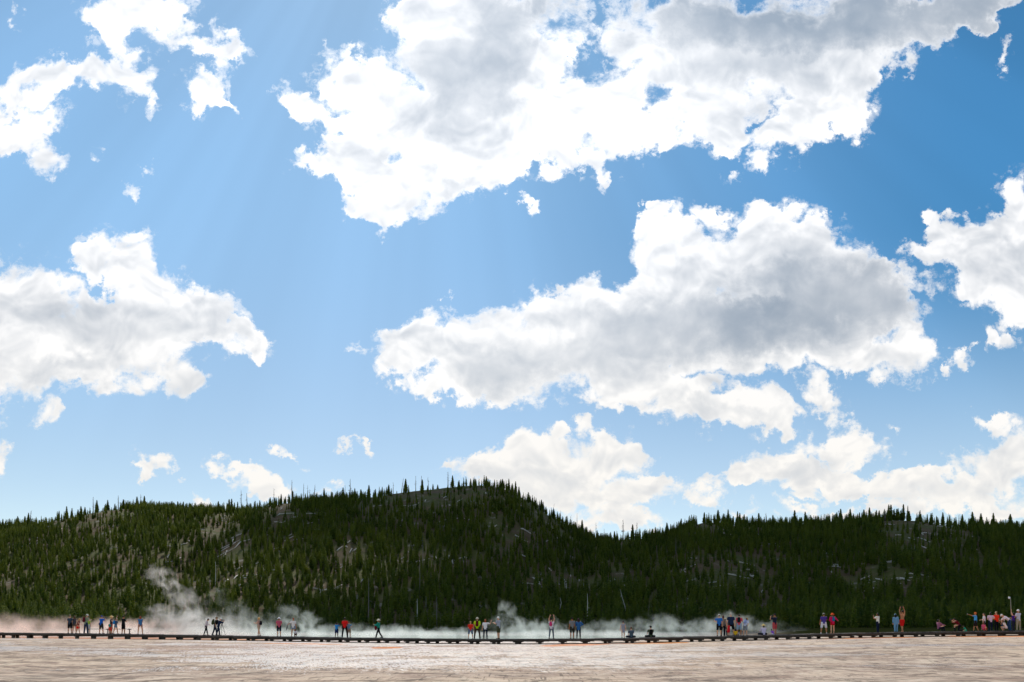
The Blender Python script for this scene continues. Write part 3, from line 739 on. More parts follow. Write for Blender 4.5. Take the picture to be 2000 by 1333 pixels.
# arc-length table
cols = np.arange(-190, 2191, 2.0); cp = np.stack([px2x(cols, deckY(cols)), deckY(cols)], -1)
arc = np.concatenate([[0], np.cumsum(np.linalg.norm(np.diff(cp, axis=0), axis=1))])
def col_at(s_): return float(np.interp(s_, arc, cols))
def s_at(c): return float(np.interp(c, cols, arc))
walk = empty('boardwalk', tuple(deck_pt(1000)[0] - Vector((0, 0, DECK_H))))
tag(walk, 'long low weathered plank boardwalk on short timber supports crossing the whole picture', 'boardwalk')
wo_ = walk.location.copy()
pl = MB(); s_ = 0.0; q = random.Random(5)
while s_ < arc[-1]-.2:
    c_ = col_at(s_+.11); p, t, nr_ = deck_pt(c_); rz = math.atan2(t.y, t.x); w = .205
    cc = p + nr_*(DECK_W/2) + Vector((0, 0, -.02 + q.uniform(-.004, .004)))
    pl.box(cc-wo_, (w, DECK_W+q.uniform(-.03, .03), .045), rz); s_ += .222
pl.build('planks', M_deck, walk)
for back in (.02, DECK_W-.02):
    eb = MB(); s_ = 0
    while s_ < arc[-1]-1:
        c0, c1 = col_at(s_), col_at(s_+3.6); p0, _, n0 = deck_pt(c0, back); p1, _, _ = deck_pt(c1, back)
        m_ = (p0+p1)/2; dv = p1-p0
        eb.box(m_-wo_+Vector((0, 0, -.115)), (dv.length-.012, .09, .135), math.atan2(dv.y, dv.x)); s_ += 3.6
    eb.build('edge_beam', M_beam, walk)
kerb = MB(); s_ = 0
while s_ < arc[-1]-1:
    c0, c1 = col_at(s_), col_at(s_+3.6); p0, _, _ = deck_pt(c0, .07); p1, _, _ = deck_pt(c1, .07); dv = p1-p0
    kerb.box((p0+p1)/2-wo_+Vector((0, 0, .022)), (dv.length-.02, .09, .042), math.atan2(dv.y, dv.x)); s_ += 3.6
kerb.build('kerb_rail', M_deck, walk)
SUP = []
c_list = []
s_ = s_at(-60)
while s_ < s_at(2060):
    c_list.append(col_at(s_)); s_ += 1.86 if col_at(s_) < 1560 else 1.86
for c_ in c_list:
    p, t, nr_ = deck_pt(c_); rz = math.atan2(t.y, t.x)
    cb_ = MB().box(p+nr_*(DECK_W/2)-wo_+Vector((0, 0, -.222)), (.62 if c_ < 1560 or q.random() < .5 else .34, DECK_W-.12, .078), rz).build('cross_beam', M_beam, walk)
    pm_ = MB()
    for bk in (.14, DECK_W-.14):
        g = p+nr_*bk; gz1 = float(ground_z(np.array([g.x]), np.array([g.y]))[0]); top_ = p.z-.262
        hgt_ = max(.06, top_-gz1+.10)
        pm_.box(g-wo_+Vector((0, 0, top_-hgt_/2-p.z)), (.26, .2, hgt_), rz)
    pm_.build('posts', M_beam, cb_)
sill = MB(); s_ = s_at(-60)
while s_ < s_at(2060)-1:
    c0, c1 = col_at(s_), col_at(s_+3.72); p0, _, _ = deck_pt(c0, .30); p1, _, _ = deck_pt(c1, .30); dv = p1-p0
    z_ = float(ground_z(np.array([(p0.x+p1.x)/2]), np.array([(p0.y+p1.y)/2]))[0])
    c = (p0+p1)/2; c.z = z_+.02
    sill.box(c-wo_, (dv.length-.03, .12, .09), math.atan2(dv.y, dv.x)); s_ += 3.72
sill.build('ground_sill', M_beam, walk)

# ---- long bench on the walk at left
p0, t, nr_ = deck_pt(143, 1.75); p1, _, _ = deck_pt(230, 1.75)
bench = empty('bench', tuple((p0+p1)/2), math.atan2((p1-p0).y, (p1-p0).x))
tag(bench, 'long backless wooden bench on the boardwalk behind the group at the far left', 'bench')
Lb = (p1-p0).length
M_bench = wood_mat('bench_wood', (.10, .08, .065), (.20, .165, .14))
sb = MB().box((0, -.10, .455), (Lb, .17, .05)).box((0, .10, .455), (Lb, .17, .05)); sb.build('seat', M_bench, bench)
for fx in (-.47, -.02, .03, .47):
    lg = MB().box((fx*Lb, 0, .235), (.07, .07, .39)).box((fx*Lb, 0, .02), (.09, .40, .04)).box((fx*Lb, 0, .41), (.07, .34, .038)); lg.build('leg', M_bench, bench)

# ---- pale debris on the mat by the walk at far left
m_d = plain('bleached_bag', (.72, .66, .80), var=.1)
bm = bmesh.new(); bmesh.ops.create_icosphere(bm, subdivisions=3, radius=.10)
for v in bm.verts: v.co = v.co*(1+.28*math.sin(v.co.x*40+2)*math.cos(v.co.y*31)+.15*math.sin(v.co.z*50)); v.co.z *= .7
me = bpy.data.meshes.new('crumpled_bag'); bm.to_mesh(me); bm.free(); me.materials.append(m_d)
o = obj('crumpled_bag', me); Yb = float(deckY(42))-1.2; xb = float(px2x(42, Yb)); o.location = (xb, Yb, float(ground_z(np.array([xb]), np.array([Yb]))[0])+.10)
tag(o, 'small crumpled pale lilac bag lying on the mineral flat below the boardwalk at far left', 'bag')

# ================================================================ people: bodies are one surface grown from a signed distance field
CELL = .0135
class Field:
    def __init__(s, lo, hi, cell=CELL):
        s.h = cell; s.lo = np.array(lo, float); n = np.ceil((np.array(hi)-s.lo)/cell).astype(int)+1
        s.n = n; s.f = np.full(n, .08, np.float32)
        s.ax = [s.lo[i]+np.arange(n[i])*cell for i in range(3)]
    def _blk(s, lo, hi, pad):
        a = np.maximum(((lo-pad-s.lo)/s.h).astype(int), 0); b_ = np.minimum(((hi+pad-s.lo)/s.h).astype(int)+2, s.n)
        return a, b_
    def _merge(s, a, b_, d, k):
        f = s.f[a[0]:b_[0], a[1]:b_[1], a[2]:b_[2]]
        h_ = np.clip(.5+.5*(f-d)/k, 0, 1)
        s.f[a[0]:b_[0], a[1]:b_[1], a[2]:b_[2]] = f*(1-h_)+d*h_ - k*h_*(1-h_)
    def grid(s, a, b_):
        return np.meshgrid(s.ax[0][a[0]:b_[0]], s.ax[1][a[1]:b_[1]], s.ax[2][a[2]:b_[2]], indexing='ij')
    def cone(s, p, q_, r0, r1, k=.02, flat=None, ax=None):
        """round cone; flat squeezes it along the unit vector ax"""
        p = np.array(p, float); q_ = np.array(q_, float); R = max(r0, r1)*(1.15)
        a, b_ = s._blk(np.minimum(p, q_)-R, np.maximum(p, q_)+R, k+.03)
        if (b_ <= a).any(): return
        G = np.stack(s.grid(a, b_), -1)-p; v = q_-p
        if flat is not None:
            ax = np.array(ax); comp = G@ax; G = G + ax*(comp*(1/flat-1))[..., None]
            cv = v@ax; v = v + ax*cv*(1/flat-1)
        t = np.clip((G@v)/max(v@v, 1e-9), 0, 1)
        d = np.linalg.norm(G-t[..., None]*v, axis=-1)-(r0+(r1-r0)*t)
        if flat is not None: d = d*(flat+1)/2
        s._merge(a, b_, d.astype(np.float32), k)
    def ell(s, c, r, k=.02, R=None):
        c = np.array(c, float); r = np.array(r, float); m_ = r.max()
        a, b_ = s._blk(c-m_, c+m_, k+.03)
        if (b_ <= a).any(): return
        G = np.stack(s.grid(a, b_), -1)-c
        if R is not None: G = G@R
        n_ = np.linalg.norm(G/r, axis=-1); d = (n_-1)*n_*0 + (n_-1)*r.min()
        s._merge(a, b_, d.astype(np.float32), k)
    def cut(s, p, nrm):
        """keep only the side the normal points away from"""
        X_, Y_, Z_ = np.meshgrid(*s.ax, indexing='ij')
        d = (X_-p[0])*nrm[0]+(Y_-p[1])*nrm[1]+(Z_-p[2])*nrm[2]
        s.f = np.maximum(s.f, d.astype(np.float32))
    def mesh(s, name, mat):
        f = s.f; f[0], f[-1], f[:, 0], f[:, -1], f[:, :, 0], f[:, :, -1] = (.05,)*6
        neg = f < 0
        c = [neg[i:neg.shape[0]-1+i, j:neg.shape[1]-1+j, k:neg.shape[2]-1+k] for i in (0, 1) for j in (0, 1) for k in (0, 1)]
        cnt = sum(x.astype(np.int8) for x in c); act = (cnt > 0) & (cnt < 8)
        I = np.argwhere(act)
        if not len(I): return None
        idm = -np.ones(act.shape, np.int32); idm[tuple(I.T)] = np.arange(len(I))
        acc = np.zeros((len(I), 3)); num = np.zeros(len(I))
        corners = [np.array((i, j, k)) for i in (0, 1) for j in (0, 1) for k in (0, 1)]
        for a in corners:
            for d_ in range(3):
                if a[d_]: continue
                b_ = a.copy(); b_[d_] = 1
                fa = f[tuple((I+a).T)]; fb = f[tuple((I+b_).T)]; m_ = (fa < 0) != (fb < 0)
                t = np.where(m_, fa/(fa-fb+1e-12), 0)
                acc += np.where(m_[:, None], (a+(b_-a)*t[:, None]), 0); num += m_
        V = (I+acc/num[:, None])*s.h+s.lo
        Q = []
        for d_ in range(3):
            o1, o2 = [(1, 2), (2, 0), (0, 1)][d_]
            sh = [slice(None)]*3; sh2 = list(sh); sh[d_] = slice(0, -1); sh2[d_] = slice(1, None)
            e = neg[tuple(sh)] != neg[tuple(sh2)]
            E = np.argwhere(e); E = E[(E[:, o1] > 0) & (E[:, o2] > 0) & (E[:, o1] < f.shape[o1]-1) & (E[:, o2] < f.shape[o2]-1)]
            u = np.zeros(3, int); u[o1] = 1; w = np.zeros(3, int); w[o2] = 1
            g = lambda X__: idm[tuple(X__.T)]
            qd = np.stack([g(E-u-w), g(E-w), g(E), g(E-u)], -1)
            fl = neg[tuple(E.T)]; qd = np.where(fl[:, None], qd, qd[:, ::-1]); Q.append(qd)
        Q = np.concatenate(Q); Q = Q[(Q >= 0).all(1)]
        return mesh_np(name, V, quads=Q, mats=[mat], smooth_=True)
_mc = {}
def cloth(hx, kind='cloth'):
    k_ = (hx, kind)
    if k_ not in _mc:
        c = hexc(hx)
        m, b = new_mat({'skin': 'skin', 'hair': 'hair'}.get(kind, 'fabric'))
        n_ = noise(objco(), 9.0, 3, .6)
        put(b, color=mixc(n_, tuple(v*.82 for v in c), tuple(min(1, v*1.15) for v in c)), rough={'skin': .55, 'hair': .6}.get(kind, .9), spec=.3 if kind != 'cloth' else .15)
        if kind == 'cloth': put(b, normal=bump(noise(objco(), 14.0, 2, .5), .35, .02))
        _mc[k_] = m
    return _mc[k_]
SKINS = dict(l='d9a07c', m='b57850', d='6b4029')
def V3(*a): return np.array(a, float)
ARM = dict(   # upper arm and forearm directions: outward, forward, up
 down=((.20, .02, -1), (.08, .14, -1)), hang=((.30, .0, -1), (.15, .12, -1)), front=((.22, .22, -1), (-.55, .85, -.15)), folded=((.25, .30, -1), (-1, .42, .05)),
 photo=((.42, .72, -.50), (-.55, .42, .85)), photo_low=((.25, .45, -.9), (-.35, .9, .35)), up=((.24, .25, .95), (-.30, .25, 1)), wave=((.80, .25, -.25), (.30, .15, 1)),
 fwd=((.15, .90, .10), (.05, 1, .42)), akimbo=((.75, -.22, -.75), (-.85, .25, -.45)), knees=((.15, .75, -.75), (-.1, .95, -.25)), ground=((.25, .45, -1), (.05, .4, -1)), out=((.8, .1, -.7), (.6, .5, -.3)), chin=((.25, .50, -.75), (-.35, .25, 1)), back=((.2, -.35, -1), (.1, .15, -1)))
def person(px, H, face, hair, top, bottom, label, skin='l', arms=('down', 'down'), legs='stand', lean=0, side=0, head=(0, 0), hat=None, shoes='2a2622', fat=1.0, back=None, sleeves='short', extra=None, zoff=0, group=None, tie=False):
    """hair=(colour, length)  top=(colour, kind)  bottom=(colour, kind); face: degrees anticlockwise from looking away"""
    k = H/1.75; q = random.Random(int(px*7))
    bk = back if back is not None else q.uniform(.75, 1.5)
    p, t_, nr_ = deck_pt(px, bk)
    # keep the picture column when stepping back across the deck
    x_ = float(px2x(px, p.y)); p.x = x_
    S_ = cloth(SKINS[skin], 'skin')
    W = fat
    hipz, th_, sh_ = .92*k, .43*k, .43*k
    sit = legs in ('sit', 'sitknees', 'kneel', 'squat', 'bench')
    pel = V3(0, 0, {'sit': .12*k, 'sitknees': .12*k, 'kneel': .44*k, 'squat': .30*k, 'bench': .50*k}.get(legs, hipz))
    foot = []
    LG = {'stand': ((3, 2, 4), (-2, 3, 4)), 'wide': ((2, 2, 11), (-2, 2, 11)), 'walk': ((24, 8, 2), (-18, 16, 2)), 'step': ((14, 6, 3), (-12, 8, 3)), 'cont': ((10, 24, 3), (-4, 2, 3)),
          'sit': ((82, 128, 32), (80, 130, 32)), 'sitknees': ((118, 112, 8), (112, 110, 8)), 'kneel': ((6, 92, 6), (88, 92, 6)), 'squat': ((100, 125, 14), (96, 122, 14)), 'bench': ((84, 80, 6), (86, 84, 6))}[legs]
    J = {}
    for sd_, s1, (a_, kn, ab) in (('R', 1, LG[0]), ('L', -1, LG[1])):
        hip = pel + V3(s1*.095*k*W**.5, 0, -.01*k)
        a = math.radians(a_); b_ = math.radians(ab)
        dth = V3(s1*math.sin(b_)*max(.3, math.cos(a)) if legs != 'sit' else s1*math.sin(b_), math.sin(a)*math.cos(b_), -math.cos(a)*math.cos(b_)); dth /= np.linalg.norm(dth)
        a2 = math.radians(a_-kn); dsh = V3((s1*math.sin(b_)*.5) if legs != 'sit' else -s1*.75, math.sin(a2), -math.cos(a2)); dsh /= np.linalg.norm(dsh)
        if legs == 'sit': dth = V3(s1*.66, .74, -.02); dsh = V3(-s1*.86, -.30, -.10); dth /= np.linalg.norm(dth); dsh /= np.linalg.norm(dsh)
        kn_ = hip+dth*th_; an = kn_+dsh*sh_; ft = V3(s1*.12, 1, 0); ft[2] = 0 if not (legs == 'kneel' and a_ < 50) else -.6
        if legs == 'kneel' and a_ < 50: ft = V3(0, -.6, -.2)
        ft /= np.linalg.norm(ft)
        J['hip'+sd_], J['kn'+sd_], J['an'+sd_], J['to'+sd_] = hip, kn_, an, an+ft*.15*k-V3(0, 0, .045*k); J['he'+sd_] = an-ft*.04*k-V3(0, 0, .04*k)
    low = min(J['to'+s_][2]-.03*k for s_ in 'RL')
    if legs == 'sit': low = min(low, pel[2]-.125*k)
    if legs == 'sitknees': low = min(low, pel[2]-.115*k)
    dz = -low
    for n_ in J: J[n_] = J[n_]+V3(0, 0, dz)
    pel = pel+V3(0, 0, dz)
    la, lb = math.radians(lean), math.radians(side)
    up_ = V3(math.sin(lb)*math.cos(la), math.sin(la), math.cos(la)*math.cos(lb)); up_ /= np.linalg.norm(up_)
    fw = V3(0, math.cos(la), -math.sin(la)); rt = np.cross(fw, up_); rt /= np.linalg.norm(rt)
    wa = pel+up_*.13*k; ch = pel+up_*.36*k; nk = pel+up_*.525*k; hd = math.radians(head[0]); hy = math.radians(head[1])
    hup = up_*math.cos(hd)+fw*math.sin(hd); hfw = fw*math.cos(hd)-up_*math.sin(hd)
    hfw = hfw*math.cos(hy)-rt*math.sin(hy)
    hrt = np.cross(hfw, hup)
    hc = nk+hup*.165*k+hfw*.015*k
    Rh = np.stack([hrt, hfw, hup], 1)
    for sd_, s1, pose in (('R', 1, arms[1]), ('L', -1, arms[0])):
        u, f_ = (V3(*v) for v in ARM[pose]); u /= np.linalg.norm(u); f_ /= np.linalg.norm(f_)
        tr2 = lambda v: rt*v[0]*s1+(fw if abs(lean) < 30 else V3(0, 1, 0))*v[1]+(up_ if abs(lean) < 30 else V3(0, 0, 1))*v[2]
        J['sh'+sd_] = pel+up_*.475*k+rt*s1*.168*k*(.7+.3*W); J['el'+sd_] = J['sh'+sd_]+tr2(u)*.275*k; J['wr'+sd_] = J['el'+sd_]+tr2(f_)*.235*k
        J['hn'+sd_] = tr2(f_)
    allp = np.array(list(J[n_] for n_ in J if n_[:2] != 'hn')+[hc+hup*.16*k, pel, ch, nk]); lo = allp.min(0)-.24*k*W; hi = allp.max(0)+.22*k*W
    lo[2] = -.01
    B = Field(lo, hi)
    B.cone(pel, wa, .140*k*W, .128*k*W, .03, .70, fw); B.cone(wa, ch, .130*k*W, .142*k*W, .03, .68, fw); B.cone(ch, nk-up_*.06*k, .142*k*W, .085*k, .03, .68, fw)
    B.cone(nk-up_*.05*k, nk+hup*.07*k, .056*k, .05*k, .02)
    B.ell(hc+hup*.02*k, (.073*k, .092*k, .098*k), .01, Rh); B.cone(hc-hup*.02*k+hfw*.03*k, hc-hup*.08*k+hfw*.055*k, .055*k, .032*k, .015)
    B.cone(hc+hfw*.09*k+hup*.005*k, hc+hfw*.112*k-hup*.022*k, .009*k, .014*k, .006)                  # nose
    for s1 in (1, -1): B.ell(hc+hrt*s1*.076*k-hfw*.005*k, (.012*k, .022*k, .032*k), .005, Rh)
    for sd_, s1 in (('R', 1), ('L', -1)):
        B.cone(J['sh'+sd_]-up_*.01*k, ch+rt*s1*.08*k, .062*k, .07*k, .04)
        B.cone(J['sh'+sd_], J['el'+sd_], .054*k, .040*k, .02); B.cone(J['el'+sd_], J['wr'+sd_], .041*k, .027*k, .012)
        h_ = J['hn'+sd_]; w = J['wr'+sd_]; sx = np.cross(h_, V3(0, 0, 1) if abs(h_[2]) < .9 else V3(0, 1, 0)); sx /= np.linalg.norm(sx); cur = np.cross(sx, h_)
        B.cone(w, w+h_*.075*k, .028*k, .038*k, .012, .5, cur)
        for j, ln in enumerate((.055, .068, .072, .062)):
            b0 = w+h_*.078*k+sx*(j-1.5)*.023*k; m_ = b0+h_*ln*.6*k-cur*.008*k
            B.cone(b0, m_, .0115, .0105, .004); B.cone(m_, m_+h_*ln*.45*k-cur*.028*k, .0105, .0095, .004)
        tb = w+h_*.03*k-sx*.036*k; B.cone(tb, tb+h_*.045*k-sx*.03*k-cur*.01*k, .0125, .011, .005)
        B.cone(J['hip'+sd_], J['kn'+sd_], .088*k*W**.6, .057*k, .03); B.cone(J['kn'+sd_], J['kn'+sd_]*.6+J['an'+sd_]*.4, .055*k, .056*k, .015); B.cone(J['kn'+sd_]*.6+J['an'+sd_]*.4, J['an'+sd_], .056*k, .036*k, .015)
        B.cone(J['he'+sd_], J['to'+sd_], .033*k, .026*k, .015); B.cone(J['an'+sd_], J['he'+sd_], .036*k, .032*k, .015)
    root = obj('person', B.mesh('person', S_)); root.location = (p.x, p.y, p.z+zoff); root.rotation_euler = (0, 0, math.radians(face))
    tag(root, label, 'person', group)
    # ---- clothes
    tc, tk = top
    e = .017
    if tk != 'bare':
        T = Field(lo, hi)
        T.cone(pel-up_*.05*k, wa, .148*k*W+e, .140*k*W+e, .03, .74, fw); T.cone(wa, ch, .140*k*W+e, .147*k*W+e, .03, .70, fw); T.cone(ch, nk-up_*.06*k, .147*k*W+e, .085*k+e*.5, .03, .70, fw)
        if tk in ('long', 'shirtdress', 'dress'):
            T.cone(pel, pel-up_*(.16 if tk == 'long' else .30)*k*(1 if tk != 'long' else 1), .135*k*W+e, .150*k*W+e, .03, .78, fw)
        for sd_, s1 in (('R', 1), ('L', -1)):
            sh, el, wr = J['sh'+sd_], J['el'+sd_], J['wr'+sd_]
            T.cone(sh-up_*.01*k, ch+rt*s1*.08*k, .064*k+e*.6, .07*k+e, .04)
            if sleeves == 'short': T.cone(sh, sh*.40+el*.60, .058*k+e, .056*k+e, .02)
            elif sleeves == 'long': T.cone(sh, el, .058*k+e, .046*k+e, .02); T.cone(el, el*.08+wr*.92, .045*k+e, .036*k+e, .015)
        T.cut(nk-up_*.005*k, up_)
        T.cut(pel-up_*({'long': .20, 'shirtdress': .36, 'dress': .38}.get(tk, .085))*k, -up_)
        obj('shirt' if 'dress' not in tk else 'dress', T.mesh('shirt', cloth(tc)), root)
    bc, bkd = bottom
    if bkd:
        T = Field(lo, hi)
        T.cone(pel-V3(0, 0, .01)*k, pel+up_*.07*k, .143*k*W+e*.6, .135*k*W+e*.5, .03, .74, fw)
        for sd_ in 'RL':
            hp, kn_, an = J['hip'+sd_], J['kn'+sd_], J['an'+sd_]
            if bkd == 'trousers': T.cone(hp, kn_, .092*k*W**.6+e*.6, .062*k+e*.7, .03); T.cone(kn_, an*.93+kn_*.07, .060*k+e*.7, .050*k+e*.6, .015)
            elif bkd == 'leggings': T.cone(hp, kn_, .090*k*W**.6+.005, .058*k+.006, .02); T.cone(kn_, kn_*.5+an*.5, .056*k+.006, .054*k+.006, .01); T.cone(kn_*.5+an*.5, an*.9+kn_*.1, .054*k+.006, .038*k+.006, .01)
            elif bkd == 'shorts': T.cone(hp, kn_*.86+hp*.14, .094*k*W**.6+e, .070*k+e*1.2, .03)
            elif bkd == 'hotpants': T.cone(hp, kn_*.36+hp*.64, .092*k*W**.6+e*.6, .082*k+e*.6, .03)
        if bkd == 'skirt':
            m_ = (J['knR']+J['knL'])/2; T.cone(pel, pel*.25+m_*.75, .135*k+e, .19*k+e, .03, .85, fw)
            T.cut(pel*.18+m_*.82, (m_-pel)/np.linalg.norm(m_-pel))
        T.cut(pel+up_*.10*k, up_)
        obj(bkd if bkd != 'hotpants' else 'shorts', T.mesh('shorts', cloth(bc)), root)
    for sd_ in 'RL':
        if shoes:
            T = Field(np.minimum(J['he'+sd_], J['to'+sd_])-.08, np.maximum(J['an'+sd_], np.maximum(J['he'+sd_], J['to'+sd_]))+.08)
            T.cone(J['he'+sd_], J['to'+sd_], .040*k, .034*k, .015); T.cone(J['he'+sd_], J['an'+sd_]*.7+J['he'+sd_]*.3, .040*k, .043*k, .015)
            obj('shoe', T.mesh('shoe', cloth(shoes)), root)
    hcx, hln = hair
    if hcx:
        T = Field(hc-V3(.2, .2, .45)*k, hc+V3(.2, .2, .2)*k)
        T.ell(hc+hup*.032*k-hfw*.014*k, (.081*k, .096*k, .096*k), .01, Rh)
        if hln == 'long': T.cone(hc-hfw*.06*k, hc-hfw*.085*k-up_*.26*k, .07*k, .045*k, .02, .6, fw); T.cone(hc+hrt*.05*k-hfw*.03*k, hc+hrt*.06*k-up_*.16*k, .035*k, .03*k, .02); T.cone(hc-hrt*.05*k-hfw*.03*k, hc-hrt*.06*k-up_*.16*k, .035*k, .03*k, .02)
        if hln == 'bob': T.cone(hc-hfw*.03*k, hc-hfw*.05*k-hup*.09*k, .085*k, .07*k, .02)
        if hln == 'curly': T.ell(hc+hup*.02*k-hfw*.03*k, (.115*k, .105*k, .125*k), .03, Rh)
        if hln == 'bun': T.ell(hc+hup*.10*k-hfw*.07*k, (.04*k, .04*k, .04*k), .01)
        if hln == 'tail': T.cone(hc+hup*.03*k-hfw*.1*k, hc-hfw*.14*k-hup*.14*k, .03*k, .018*k, .01)
        nfw = hfw*.86-hup*.35                    # the face stays free
        nfw = nfw/np.linalg.norm(nfw); T.cut(hc+hfw*.052*k, nfw)
        obj('hair', T.mesh('hair', cloth(hcx, 'hair')), root)
    # face: eyes and mouth
    fm = MB()
    for s1 in (1, -1):
        c = hc+hfw*.088*k+hrt*s1*.030*k+hup*.018*k; fm.tube([Vector(c-hrt*.012*k), Vector(c+hfw*.004*k), Vector(c+hrt*.012*k)], [.003*k, .008*k, .003*k], 6)
    c = hc+hfw*.082*k-hup*.052*k; fm.tube([Vector(c-hrt*.024*k-hfw*.008*k), Vector(c+hfw*.003*k), Vector(c+hrt*.024*k-hfw*.008*k)], [.003*k, .006*k, .003*k], 6)
    fm.build('face', cloth('3a1d18', 'skin'), root)
    if hat:
        hcol, hk = hat; c = hc+hup*.065*k; M_ = Matrix(((hrt[0], hfw[0], hup[0]), (hrt[1], hfw[1], hup[1]), (hrt[2], hfw[2], hup[2])))
        prof = {'cap': [(.0, .065), (.05, .058), (.08, .025), (.092, -.02), (.094, -.04)], 'sun': [(0, .085), (.06, .078), (.085, .05), (.094, -.01), (.15, -.022), (.185, -.045), (.183, -.052), (.15, -.03), (.09, -.02)],
                'straw': [(0, .08), (.06, .075), (.085, .05), (.092, -.01), (.16, -.012), (.20, -.03), (.198, -.037), (.16, -.02), (.09, -.02)], 'bucket': [(0, .08), (.07, .075), (.09, .02), (.095, -.02), (.135, -.055), (.133, -.062), (.09, -.028)]}[hk]
        V_, Q_ = [], []; n_ = 18
        for r_, z_ in prof:
            for j in range(n_):
                a = 6.28318*j/n_; wv_ = 1+.04*math.sin(3*a+px) if r_ > .12 else 1
                V_.append(Vector(c)+M_@Vector((r_*k*math.cos(a)*wv_, (r_*1.1)*k*math.sin(a)*wv_, (z_+(.01*math.sin(2*a+px) if r_ > .12 else 0))*k)))
        for i in range(len(prof)-1):
            for j in range(n_): Q_.append((i*n_+j, i*n_+(j+1) % n_, (i+1)*n_+(j+1) % n_, (i+1)*n_+j))
        mb = MB().add(V_, Q_)
        if hk == 'cap':                          # peak
            pk = [Vector(c)+M_@Vector((x*k, y*k, z*k)) for x, y, z in [(-.075, .06, -.035), (-.06, .14, -.045), (0, .175, -.048), (.06, .14, -.045), (.075, .06, -.035)]]
            pk2 = [v-Vector((0, 0, .008*k)) for v in pk]
            mb.add(pk+pk2, [(0, 5, 6, 1), (1, 6, 7, 2), (2, 7, 8, 3), (3, 8, 9, 4), (0, 1, 2, 3), (0, 3, 4, 4) if False else (5, 8, 7, 6)], [(0, 3, 4), (5, 9, 8)])
        mb.build('hat', cloth(hcol), root, True)
    R_ = Matrix.Rotation(math.radians(face), 3, 'Z'); org = Vector((p.x, p.y, p.z+zoff))
    W_ = lambda v: org+R_@Vector(v)
    return dict(root=root, J=J, k=k, W=W_, up=up_, fw=fw, rt=rt, ch=ch, nk=nk, pel=pel, hc=hc, hfw=hfw, hup=hup, hrt=hrt, face=face, lo=lo, hi=hi, fat=W)

def backpack(P_, col, label, col2=None, size=(.15, .09, .22), where='back', cat='backpack'):
    """bag with a pocket and two straps, hung on the person's back"""
    k = P_['k']; up_, fw, rt = P_['up'], P_['fw'], P_['rt']
    sgn = -1 if where == 'back' else 1
    c = P_['ch']+fw*sgn*(.10+.075*P_['fat']+size[1]*.5)*k-up_*.03*k
    if where == 'side': c = P_['pel']+rt*-.24*k+up_*.02*k
    if where == 'low': c = P_['pel']+fw*.26*k+up_*.05*k
    T = Field(np.array(c)-.4*k, np.array(c)+.4*k, .016)
    T.cone(c-up_*size[2]*.5*k, c+up_*size[2]*.45*k, size[0]*k, size[0]*.85*k, .02, size[1]/size[0], fw)
    T.cone(c-up_*size[2]*.5*k+fw*sgn*size[1]*.6*k, c+fw*sgn*size[1]*.6*k, size[0]*.7*k, size[0]*.65*k, .015, .5, fw)
    me = T.mesh(cat.replace(' ', '_'), cloth(col))
    org = Vector(P_['W'](tuple(c)))
    for v in me.vertices: v.co = v.co-Vector(c)
    o = obj(cat.replace(' ', '_'), me); o.location = org; o.rotation_euler = (0, 0, math.radians(P_['face']))
    mb = MB()
    if where in ('back', 'front'):
        for s1 in (1, -1):
            pts = [c+rt*s1*.07*k+up_*.16*k, P_['nk']+rt*s1*.095*k-up_*.015*k+fw*.0, P_['ch']+rt*s1*.11*k-fw*sgn*.14*k+up_*.03*k, c+rt*s1*.10*k-up_*.12*k-fw*sgn*.05*k]
            mb.tube([Vector(v-c) for v in pts], [.017*k]*4, 6)
    else:
        pts = [c+up_*.12*k, P_['nk']+rt*.09*k, P_['ch']+rt*.1*k+fw*.13*k, c+up_*.10*k+fw*.04*k] if where == 'side' else [c+up_*.15*k+rt*.05*k, c+up_*.27*k, c+up_*.15*k-rt*.05*k]
        mb.tube([Vector(v-c) for v in pts], [.012*k]*len(pts), 6)
    mb.build('strap', cloth(col2 or col), o)
    return tag(o, label, cat)
def held(P_, kind, label, off=(0, .05, .02), col='15161a', hand='R'):
    """small camera or phone held at the hand"""
    k = P_['k']; h_ = P_['J']['hn'+hand]; c = P_['J']['wr'+hand]+h_*.11*k+V3(*off)*k
    if hand == 'B': pass
    org = P_['W'](tuple(c))
    if kind == 'phone':
        mb = MB().box((0, 0, 0), (.075, .010, .15)); o = mb.build('phone', plain('phone_shell', hexc(col), .3, .5))
        MB().box((0, -.0065, 0), (.067, .002, .135)).build('screen', plain('dark_glass', (.03, .035, .045), .08, .6), o)
        cat = 'phone'
    else:
        o = MB().box((0, 0, 0), (.13, .07, .09)).box((0, 0, .055), (.05, .05, .03)).build('camera', plain('camera_body', hexc(col), .45, .4))
        MB().tube([(0, .035, 0), (0, .08, 0), (0, .13, 0)], [.035, .035, .04], 12).build('lens', plain('lens_barrel', (.02, .02, .022), .3, .5), o)
        cat = 'camera'
    o.location = org; o.rotation_euler = (0, 0, math.radians(P_['face'])); 
    return tag(o, label, cat)

A = lambda a, b_=None: (a, b_ or a)
